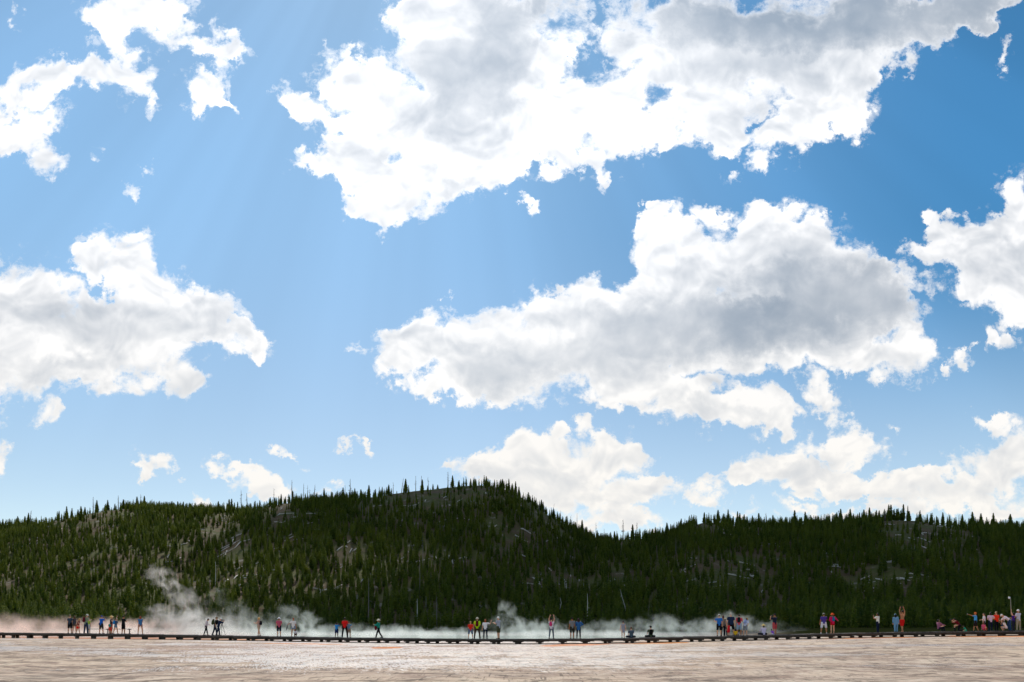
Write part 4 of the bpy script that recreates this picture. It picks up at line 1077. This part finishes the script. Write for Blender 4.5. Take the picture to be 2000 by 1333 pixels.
# ---------- far left group
person(136.5, 1.78, -8, ('6b5a4a', 'short'), ('3a4654', 'tee'), ('121316', 'shorts'), 'man in a grey-blue shirt and black shorts, first person at the far left', arms=('down', 'front'), sleeves='short')
person(145.5, 1.70, 8, ('5a3a22', 'long'), ('4d4c52', 'tank'), ('8a6f58', 'hotpants'), 'brown-haired woman in a grey tank top close behind the first man at far left', sleeves=None, back=1.6)
person(152.5, 1.50, -70, ('c99a5c', 'bob'), ('6e1a22', 'tank'), ('e8261c', 'skirt'), 'blonde in a dark red top and bright red skirt leaning on the bench', legs='step', lean=12, arms=('front', 'front'), sleeves=None)
P_ = person(168, 1.86, -30, ('7a6a58', 'short'), ('8f9a80', 'tee'), ('25304a', 'trousers'), 'tall man in a pale bucket hat with a dark red backpack and navy trousers', legs='wide', hat=('d9d4c4', 'bucket'), arms=('photo_low', 'photo_low'), lean=4, head=(12, 0), back=.8)
backpack(P_, '5c1620', 'dark red backpack on the man in the bucket hat at far left')
person(173, 1.55, -20, ('5a4a3a', 'short'), ('a8c850', 'tank'), ('d8d4d0', 'shorts'), 'youth in a lime top and pale shorts half hidden behind the bucket hat man', back=1.9)
P_ = person(198, 1.74, -25, ('4a3020', 'short'), ('1f62c4', 'tee'), ('3a3836', 'shorts'), 'man in a bright blue T-shirt and blue cap taking a picture over the bench', hat=('2f5fae', 'cap'), arms=('photo', 'photo'), legs='wide')
backpack(P_, '17181b', 'black camera bag hanging at the hip of the man in bright blue', where='side', size=(.10, .09, .10), cat='camera bag')
held(P_, 'camera', 'camera held up by the man in the bright blue T-shirt')
person(217.5, 1.72, -60, ('d8a860', 'curly'), ('2c2a34', 'tank'), ('7a2420', 'shorts'), 'blonde woman with big light hair and a dark vest, bare arms crossed', sleeves=None, arms=('folded', 'folded'), hat=('e6c894', 'straw'))
P_ = person(215.5, 1.12, 10, ('5a3a22', 'bob'), ('8a3a3c', 'tee'), ('d8402c', 'shorts'), 'small child in red standing in front of the blonde woman with a teal pack', back=.6)
backpack(P_, '1f9a8c', 'teal backpack worn by the small child in red', size=(.14, .08, .18))
P_ = person(226, 1.52, -35, ('6a4a30', 'tail'), ('4a5a70', 'tee'), ('6f8796', 'hotpants'), 'person in a pale cap and grey-blue shorts holding a phone up high', hat=('c8b8a0', 'cap'), arms=('up', 'front'), legs='step', lean=6)
backpack(P_, '1c7ab8', 'round bright blue backpack on the person holding a phone up', size=(.16, .10, .12))
held(P_, 'phone', 'phone lifted overhead at the right end of the bench group', hand='L')
person(241, 1.74, -30, ('121010', 'short'), ('17181c', 'tee'), ('101114', 'shorts'), 'man all in black with hands in front, right of the bench', arms=('photo_low', 'photo_low'), skin='m')
person(274, 1.72, 40, ('8e3a1e', 'bob'), ('3f6f9e', 'tank'), ('a87868', 'hotpants'), 'red-haired woman in a blue tank top striding alone with her hands at her chest', sleeves=None, legs='wide', arms=('photo_low', 'photo_low'))
# ---------- photographer trio
person(402.5, 1.62, -80, ('14100f', 'long'), ('d8c8c8', 'long'), ('14151a', 'leggings'), 'woman with long black hair and a long white shirt bowing her head', arms=('front', 'front'), head=(35, 0), lean=8, legs='step', sleeves='long')
P_ = person(420, 1.72, -70, ('3a2c20', 'short'), ('38402c', 'tee'), ('1b2436', 'trousers'), 'person in a brown hat and olive top behind the tripod photographer', hat=('8a7454', 'bucket'), lean=10, back=1.7, legs='step')
backpack(P_, '3b4326', 'bulky olive backpack on the person behind the tripod photographer', size=(.17, .12, .26))
P_ = person(426.5, 1.66, -85, ('3a2c20', 'short'), ('1c2a44', 'tee'), ('1a2438', 'trousers'), 'photographer in a white cap and dark blue bending to the camera on the tripod', hat=('e4e0d8', 'cap'), arms=('photo', 'photo'), lean=16, legs='step', sleeves='long', back=1.0)
backpack(P_, '101114', 'black backpack worn by the tripod photographer', size=(.16, .11, .22))
pt, _, _ = deck_pt(433.5, 1.0); pt.x = px2x(433.5, pt.y)
tp = empty('tripod', tuple(pt)); tag(tp, 'black three-legged camera tripod in front of the photographer in the white cap', 'tripod')
M_blk = plain('black_metal', (.02, .02, .022), .4, .4)
MB().tube([(0, 0, .95), (0, 0, 1.35)], [.03, .02], 8).build('column', M_blk, tp)
for a in (-10, 115, 215):
    a = math.radians(a); MB().tube([(0, 0, 1.15), (.16*math.cos(a), .16*math.sin(a), .65), (.34*math.cos(a), .34*math.sin(a), 0)], [.022, .018, .013], 6).build('leg', M_blk, tp)
co_ = MB().box((0, 0, 0), (.15, .09, .11)).build('camera', plain('camera_body', (.02, .02, .022), .45)); co_.location = pt+Vector((0, 0, 1.42)); tag(co_, 'camera mounted on top of the tripod', 'camera')
MB().tube([(.07, 0, 0), (.22, 0, 0)], [.04, .045], 12).build('lens', M_blk, co_)
# ---------- walkers
P_ = person(505.5, 1.70, 75, ('d09a50', 'curly'), ('c89a88', 'tank'), ('c4a488', 'hotpants'), 'curly blonde woman in a pale tank top and beige shorts walking left', sleeves=None, legs='step', arms=('photo_low', 'down'))
backpack(P_, '1a1a20', 'black shoulder bag on the curly blonde woman walking left', size=(.14, .09, .18))
person(545, 1.72, 20, ('8a4a3a', 'bob'), ('c8586c', 'tee'), ('1f2430', 'shorts'), 'person in a white sun hat, pink T-shirt and dark shorts', hat=('f0eeea', 'sun'), arms=('down', 'front'), legs='cont')
P_ = person(573, 1.68, -5, ('a8562c', 'bun'), ('e6dcd6', 'tee'), ('7d8a9a', 'hotpants'), 'woman with a red-brown bun, white T-shirt and grey denim shorts', arms=('out', 'down'), skin='m', legs='stand')
u_ = MB().tube([(0, 0, 0), (0, 0, -.28), (0, 0, -.55)], [.012, .045, .008], 8).build('umbrella', cloth('2a2c34')); u_.location = P_['W'](tuple(P_['J']['wrL']+P_['J']['hnL']*.1)); u_.rotation_euler = (0, .25, 0)
MB().tube([(0, 0, 0), (0, 0, .10), (.03, 0, .13)], [.012, .012, .01], 6).build('handle', M_blk, u_)
tag(u_, 'folded dark umbrella in the left hand of the woman in grey denim shorts', 'umbrella')
person(577, .98, 200, ('1c1614', 'bob'), ('e0d8d8', 'tee'), ('301a20', 'shorts'), 'toddler in white crouching beside the woman in grey denim shorts', legs='squat', lean=15, arms=('front', 'front'), back=.5, skin='d')
P_ = person(657.5, 1.32, -20, ('15100e', 'short'), ('2a86c8', 'tee'), ('1c2a52', 'shorts'), 'dark-haired boy in a blue T-shirt and navy shorts raising a camera', skin='d', arms=('photo', 'photo'))
held(P_, 'camera', 'camera at the face of the boy in the blue T-shirt')
person(673.5, 1.76, -3, ('120e0d', 'short'), ('e0201c', 'tee'), ('0f1014', 'trousers'), 'black-haired man in a bright red shirt and black trousers, back turned', skin='d', fat=1.05, legs='wide', arms=('down', 'front'))
person(681.5, 1.42, -10, ('5a3a24', 'short'), ('6f9ab0', 'tee'), ('a08468', 'shorts'), 'child in pale blue with one elbow out, tucked behind the man in red', arms=('down', 'akimbo'), back=1.9)
P_ = person(739.5, 1.66, 80, ('8a6a48', 'long'), ('1c8a74', 'tee'), ('121318', 'trousers'), 'lone walker in a pale sun hat, teal jacket and black trousers heading left', legs='walk', hat=('e8dcc0', 'sun'), sleeves='long', arms=('photo_low', 'photo_low'))
backpack(P_, '6a1420', 'dark red bag carried in front of the lone walker in teal', where='low', size=(.15, .10, .18), cat='bag')
# ---------- lime jacket group
person(919, 1.46, 5, ('b08a5c', 'short'), ('e0301e', 'tee'), ('5e6c80', 'shorts'), 'blond boy in a red-orange T-shirt and grey shorts left of the lime jacket', arms=('front', 'front'), head=(10, 0), legs='wide', shoes='403830')
P_ = person(932, 1.78, 0, ('5a4632', 'short'), ('b8e81a', 'tee'), ('453424', 'trousers'), 'man in a lime yellow shirt, pale hat and brown trousers, back turned', hat=('d6cdb4', 'bucket'), fat=1.08, arms=('hang', 'front'), legs='wide')
backpack(P_, '5e1118', 'narrow dark red backpack on the man in the lime yellow shirt', size=(.12, .10, .28))
P_ = person(948, 1.62, -10, ('a5562a', 'bob'), ('eae4e2', 'tee'), ('1a2436', 'leggings'), 'auburn-haired woman in a white T-shirt lifting a phone with her right arm', arms=('hang', 'wave'), hat=None)
held(P_, 'phone', 'phone lifted by the auburn woman in the white T-shirt')
person(973.5, 1.84, 60, ('c8c4bc', 'short'), ('a4a8b4', 'tee'), ('46482f', 'shorts'), 'tall man in a white cap, grey T-shirt and olive shorts facing left', hat=('f0eeea', 'cap'), arms=('photo_low', 'photo_low'), fat=1.05)
P_ = person(1077, 1.72, -20, ('17120f', 'short'), ('ece4e8', 'tee'), ('5c6470', 'leggings'), 'person in a white T-shirt and grey jeans with both arms up holding a camera', arms=('up', 'up'), legs='step', head=(-8, 0))
backpack(P_, 'd03a70', 'pink and black backpack on the person with both arms up', '17141a', size=(.13, .09, .16))
held(P_, 'camera', 'camera held overhead by the person with the pink backpack', off=(-.1, .02, -.03))
person(1117.5, 1.74, 15, ('1c1814', 'short'), ('7c7f80', 'tee'), ('2e3026', 'shorts'), 'man in a dark cap, grey T-shirt and dark shorts beside the woman in denim', hat=('17181a', 'cap'), arms=('down', 'down'), skin='m')
person(1130, 1.66, -8, ('2e1c12', 'long'), ('2d5f94', 'long'), ('0f1014', 'leggings'), 'woman with long dark hair in a loose blue denim shirt and black leggings', sleeves='long', arms=('front', 'akimbo'))
# ---------- seated pair and woman
person(1217, 1.42, -4, ('4a2c1c', 'bun'), ('9a98a0', 'shirtdress'), (None, None), 'short woman in a sleeveless pale grey dress, beside the seated person', sleeves=None, arms=('hang', 'hang'), legs='step')
person(1233, 1.70, 0, ('5a3c24', 'short'), ('4e5a64', 'tee'), ('2a2c34', 'shorts'), 'person in a blue-grey T-shirt sitting on the boardwalk with back turned', legs='sit', arms=('knees', 'knees'), lean=6)
P_ = person(1271, 1.80, 0, ('1c1815', 'short'), ('4d553e', 'tee'), ('2c2c2c', 'shorts'), 'man in an olive T-shirt and dark cap sitting alone on the boardwalk', legs='sit', arms=('knees', 'knees'), hat=('1e1e1c', 'cap'))
backpack(P_, '101210', 'black backpack on the man sitting alone in olive', size=(.14, .10, .20))
# ---------- right of centre crowd
person(1404.5, 1.80, -6, ('6a5a48', 'short'), ('2a6ab4', 'tee'), ('15171c', 'shorts'), 'man in a white cap and blue T-shirt at the left end of the crowd', hat=('eceae6', 'cap'), arms=('akimbo', 'down'), extra='band')
person(1412.5, 1.72, -12, ('5c2e1a', 'bob'), ('8a7a6c', 'tank'), ('171a22', 'leggings'), 'brown-haired woman in a taupe tank top beside the white cap man', sleeves=None, back=1.7)
person(1417, 1.50, -8, ('c8a878', 'short'), ('7fb4bc', 'tee'), ('1a1e24', 'trousers'), 'person in a pale teal top tucked between the taupe woman and the big man', back=2.0, hat=('d8b45a', 'cap'))
person(1427.5, 1.92, 0, ('b8aca0', 'short'), ('1d2a46', 'tee'), ('0c0d10', 'shorts'), 'tall broad man with a bald head, navy T-shirt and black shorts', fat=1.32, arms=('hang', 'hang'), legs='wide')
P_ = person(1443.5, 1.80, -20, ('17120f', 'short'), ('d84a58', 'tee'), ('8ea6bc', 'shorts'), 'dark-haired man in a coral pink shirt and pale blue shorts leaning right', arms=('down', 'photo_low'), lean=10, skin='m')
backpack(P_, '14161a', 'black backpack on the man in the coral pink shirt', size=(.14, .10, .2))
P_ = person(1455.5, 1.55, -40, ('4a3420', 'bob'), ('c4c8dc', 'tee'), ('7c8088', 'shorts'), 'person in a yellow cap and pale top bending forward, right end of the crowd', hat=('d8a83a', 'cap'), lean=28, arms=('front', 'front'))
backpack(P_, '8c98c0', 'pale blue patterned backpack on the bending person in the yellow cap', size=(.15, .09, .18))
person(1423, 1.05, 20, ('3a2418', 'bob'), ('c81e2c', 'tank'), ('c81e2c', 'shorts'), 'small child in red among the legs of the crowd', back=.7, sleeves=None)
person(1436.5, 1.05, -25, ('2a1a12', 'bob'), ('e0b02a', 'tee'), ('22242c', 'shorts'), 'small child in a yellow shirt sitting in front of the crowd', legs='sit', back=.5)
person(1491.5, 1.66, 4, ('4a3420', 'bob'), ('d0c4dc', 'tee'), ('1a1a26', 'shorts'), 'seated person in a straw hat and pale lilac shirt on the boardwalk edge', legs='sit', hat=('e6c470', 'straw'), sleeves='long', arms=('knees', 'knees'), fat=1.05)
P_ = person(1513, 1.78, 25, ('1a1512', 'short'), ('1b2236', 'tee'), ('b8484a', 'shorts'), 'man in a dark cap, navy T-shirt and coral shorts photographing to the left', hat=('2a2c2c', 'cap'), arms=('photo', 'photo'), skin='m', lean=-3)
held(P_, 'camera', 'camera held by the man in coral shorts')
person(1510, .98, 30, ('2a1c14', 'bob'), ('8a52b8', 'tee'), ('e8e0ec', 'shorts'), 'small child in purple sitting at the feet of the man in coral shorts', legs='sit', back=.5, lean=25)
# ---------- purple shirt and orange hat
person(1609, 1.74, -15, ('1a1714', 'short'), ('4c3a86', 'tee'), ('dcd6dc', 'shorts'), 'stout man in a purple T-shirt and long white shorts', hat=('c8c8b8', 'cap'), arms=('hang', 'photo_low'), legs='wide', fat=1.15, skin='m', shoes='e8e8ea')
P_ = person(1626, 1.70, 5, ('8a4a2c', 'bob'), ('d81a5c', 'tee'), ('b8141e', 'hotpants'), 'woman in an orange hat, magenta jacket and red shorts', hat=('ff5a1e', 'sun'), sleeves='long', arms=('front', 'out'), shoes='c89070')
backpack(P_, '1c6a94', 'slim blue backpack on the woman in the magenta jacket', size=(.11, .08, .22))
P_ = person(1714.5, 1.66, 40, ('120e0c', 'bob'), ('e6e2d4', 'tank'), ('141c34', 'trousers'), 'black-haired woman in a white top and navy jeans aiming a phone left', sleeves='short', arms=('photo', 'photo_low'), skin='m')
held(P_, 'phone', 'phone in the hands of the black-haired woman in the white top', hand='L')
person(1750, 1.58, -15, ('15110f', 'long'), ('6a94b4', 'long'), ('6f98b6', 'trousers'), 'person dressed in light blue denim from cap to ankles, leaning right', hat=('9cc4d8', 'cap'), sleeves='long', legs='step', side=-5, back=.9)
P_ = person(1762, 1.88, 12, ('14110f', 'short'), ('000000', 'bare'), ('d41a16', 'shorts'), 'tanned shirtless man in bright red shorts with both arms raised', skin='m', arms=('up', 'up'), legs='step', lean=-5, shoes=None)
held(P_, 'camera', 'camera held overhead by the shirtless man', off=(-.1, .02, -.02))
# ---------- far right group
person(1834, 1.62, -80, ('15110f', 'bob'), ('9a6078', 'tee'), ('15182a', 'trousers'), 'dark-haired person in a striped mauve shirt sitting sideways with knees up', legs='sitknees', arms=('knees', 'knees'), sleeves='long', lean=-6)
P_ = person(1874, 1.62, 75, ('2a1a14', 'bob'), ('6e1620', 'tee'), ('1c1c24', 'trousers'), 'kneeling person in dark red leaning to aim a camera left', legs='kneel', lean=38, arms=('photo', 'photo'), sleeves='long')
held(P_, 'camera', 'camera aimed left by the kneeling person in dark red', hand='L')
person(1886.5, 1.02, 60, ('2a1a14', 'bob'), ('2aa47c', 'tee'), ('2aa47c', 'shorts'), 'small child in green sitting behind the kneeling photographer', legs='sit', lean=25, back=1.0)
P_ = person(1905.5, 1.66, 55, ('c4501c', 'short'), ('4aa0dc', 'tee'), ('2a1c18', 'shorts'), 'boy in a sky blue T-shirt and orange cap stretching one arm to the left', hat=('e0702a', 'cap'), arms=('fwd', 'down'), legs='step', skin='m')
held(P_, 'phone', 'white phone at arm length of the boy in sky blue', col='e0e4ec', hand='L')
person(1922, 1.56, 50, ('4a3424', 'tail'), ('e4e0e2', 'tee'), ('5a4a44', 'shorts'), 'brown-haired person in white behind the seated child in pink', back=1.7, arms=('down', 'front'))
person(1921, 1.15, -60, ('7a3a24', 'bob'), ('e05a78', 'tee'), ('d82a34', 'leggings'), 'child in pink with red leggings sitting with legs stretched right', legs='sitknees', back=.6, lean=-4)
person(1934.5, 1.62, 0, ('1c1310', 'bob'), ('d8b8c8', 'tee'), ('1b2238', 'trousers'), 'dark-haired person in a white and pink shirt left of the orange shirt', arms=('front', 'akimbo'))
person(1946, 1.68, 10, ('7a5230', 'short'), ('f0381a', 'tee'), ('15171e', 'trousers'), 'man in a vivid orange-red T-shirt, cap and dark trousers', hat=('c8b890', 'cap'), fat=1.12, arms=('folded', 'hang'))
person(1959, 1.30, 20, ('5a3a24', 'bob'), ('e0e2e6', 'tee'), ('3a4660', 'shorts'), 'child in a white shirt between the orange shirt and the bending man', back=1.6, arms=('down', 'front'))
person(1971.5, 1.74, 70, ('b8a890', 'short'), ('ecdfe4', 'tee'), ('2a4468', 'trousers'), 'man in a white shirt, white cap and blue jeans bending far forward', hat=('e8e4da', 'cap'), lean=52, arms=('front', 'front'), legs='cont', back=.9)
person(1965, 1.40, 40, ('6a4a34', 'bob'), ('f0d8c8', 'tee'), ('e8d0d0', 'shorts'), 'person in pale pink squatting under the bending man', legs='squat', lean=25, back=.5)
P_ = person(1979.5, 1.60, 35, ('1c1512', 'bob'), ('4a2a86', 'tee'), ('2a2a3c', 'trousers'), 'person in purple holding up a tall pole behind the man in the white cap', arms=('up', 'photo_low'), back=1.7)
pb = Vector(P_['W'](tuple(P_['J']['wrL']+P_['J']['hnL']*.08)))
po = MB().tube([(0, 0, -.4), (-.03, 0, .5), (-.06, 0, 1.0)], [.020, .018, .012], 8).build('camera_pole', plain('pale_pole', (.45, .42, .34), .5)); po.location = pb
bm = bmesh.new(); bmesh.ops.create_uvsphere(bm, u_segments=16, v_segments=10, radius=.095)
me = bpy.data.meshes.new('ball_camera'); bm.to_mesh(me); bm.free(); me.materials.append(plain('glossy_white_shell', (.6, .62, .66), .15, .7))
for p__ in me.polygons: p__.use_smooth = True
bo = obj('ball_camera', me, po); bo.location = (-.16, 0, 1.06)
MB().tube([(-.06, 0, 1.0), (-.11, 0, 1.04)], [.02, .03], 6).build('mount', M_blk, po)
tag(po, 'thin pole with a shiny round camera on its tip above the far right group', 'camera pole')
person(1989, 1.86, 20, ('c8c0b4', 'short'), ('c4c0cc', 'tee'), ('a8957a', 'trousers'), 'tall man in a white cap, pale grey shirt and beige trousers at the far right', hat=('f0eeea', 'cap'), arms=('front', 'photo_low'), skin='m', legs='wide', back=1.3)

# ================================================================ steam over the spring
def steam_mat(name, col, dens, lo, hi, sc, an=.35):
    m = bpy.data.materials.new(name); m.use_nodes = True; X.nt = m.node_tree; X.nt.nodes.clear()
    P = geopos(); q_ = objco()
    r2 = vop('DOT_PRODUCT', q_, q_)
    wv_ = vop('SCALE', vop('SUBTRACT', noise(P, sc*.45, 2, .5, color=True), (.5, .5, .5)), scale=3.2)
    n_ = noise(mapping(vop('ADD', P, wv_), scale=(1, .7, .8)), sc, 5, .6)
    fall = smooth(r2, 0, 1, 1, 0)
    d_ = smooth(n_ + fall*.20 - .13, lo, hi)*smooth(r2, .0, 1, 1, 0)*smooth(noise(P, .16, 3, .6), .38, .62, .12, 1.15)*dens
    v = X.nt.nodes.new('ShaderNodeVolumePrincipled'); v.inputs['Color'].default_value = (*col, 1); v.inputs['Anisotropy'].default_value = an
    X.nt.links.new(d_.s, v.inputs['Density'])
    o = X.nt.nodes.new('ShaderNodeOutputMaterial'); X.nt.links.new(v.outputs[0], o.inputs['Volume'])
    return m
S_warm = steam_mat('warm_steam', (1.0, .80, .70), .26, .46, .64, .60)  # bounce light of the orange mats tinted into the steam colour
S_white = steam_mat('white_steam', (.97, 1.0, .93), .19, .49, .64, .75)  # slightly cool tint, likewise ground bounce put into the colour
S_plume = steam_mat('rising_steam', (1.0, .97, .92), .25, .48, .62, .80)
S_low = steam_mat('ground_steam', (1.0, .99, .94), .27, .40, .64, .50)
def steam(px, py, Y, rx, ry, rz_, mat, tilt=0, label='drifting white steam hanging low over the hot spring behind the boardwalk', cat='steam'):
    bm = bmesh.new(); bmesh.ops.create_icosphere(bm, subdivisions=3, radius=1.0)
    me = bpy.data.meshes.new('steam'); bm.to_mesh(me); bm.free(); me.materials.append(mat)
    o = obj('steam', me); o.location = (float(px2x(px, Y)), Y, float(py2z(py, Y))); o.scale = (rx, ry, rz_); o.rotation_euler = (0, math.radians(tilt), 0)
    return tag(o, label, cat, kind='stuff')
LW = 'pinkish low steam over the hot ground behind the boardwalk at the left'
LP = 'tall twisting plume of pale steam rising in front of the left hill'
for a in [ # warm bank at left
 (-60, 1232, 112, 13, 9, 2.6, S_warm, 0, LW), (110, 1232, 110, 12, 8, 2.7, S_warm, 0, LW), (30, 1226, 104, 9, 6, 2.6, S_warm, 0, LW), (290, 1231, 112, 11, 8, 2.6, S_warm, 0, LW), (210, 1229, 104, 8, 6, 2.2, S_warm, 0, LW),
 (420, 1226, 112, 9, 7, 3.6, S_plume, 0), (520, 1228, 110, 9, 7, 2.9, S_white, 0), (350, 1222, 108, 7, 6, 3.4, S_plume, 0),
 # plumes
 (318, 1128, 110, 3.6, 3, 2.0, S_plume, 20, LP), (350, 1162, 110, 3.6, 3, 2.6, S_plume, 40, LP), (378, 1185, 110, 3.2, 3, 2.4, S_plume, 0, LP), (345, 1205, 110, 4.5, 3.5, 2.4, S_plume, 0, LP), (318, 1195, 111, 3.0, 3, 1.8, S_plume, 0, LP),
 (432, 1168, 112, 2.8, 3, 2.3, S_white, 20), (470, 1195, 112, 3.8, 3.5, 2.6, S_white, 30), 
 (600, 1212, 108, 3.0, 3, 2.0, S_white, 0), (555, 1200, 112, 3.2, 3, 2.2, S_white, 0),
 # middle
 (660, 1236, 110, 9, 7, 1.9, S_white, 0), (760, 1236, 108, 8, 7, 1.6, S_white, 0), (880, 1238, 110, 9, 7, 1.4, S_white, 0), (985, 1228, 110, 5, 5, 2.6, S_white, 0), (1050, 1230, 110, 8, 7, 2.3, S_white, 0),
 (1180, 1230, 108, 8, 7, 2.2, S_white, 0), (1290, 1222, 110, 6, 5, 2.4, S_white, 0), (1380, 1228, 110, 7, 6, 2.2, S_white, 0), (1430, 1216, 110, 5, 4, 2.4, S_white, 0), (1490, 1226, 106, 5, 5, 1.6, S_white, 0), (1545, 1234, 104, 3.5, 4, 1.2, S_white, 0),
 (990, 1192, 112, 2.2, 2.5, 2.0, S_white, 15), 
 # thick layer on the water
 (300, 1238, 106, 32, 9, 1.25, S_low, 0), (760, 1241, 104, 26, 8, .95, S_low, 0), (1130, 1241, 104, 22, 8, 1.0, S_low, 0), (-80, 1238, 106, 18, 9, 1.2, S_warm, 0, LW)]:
    steam(*a)
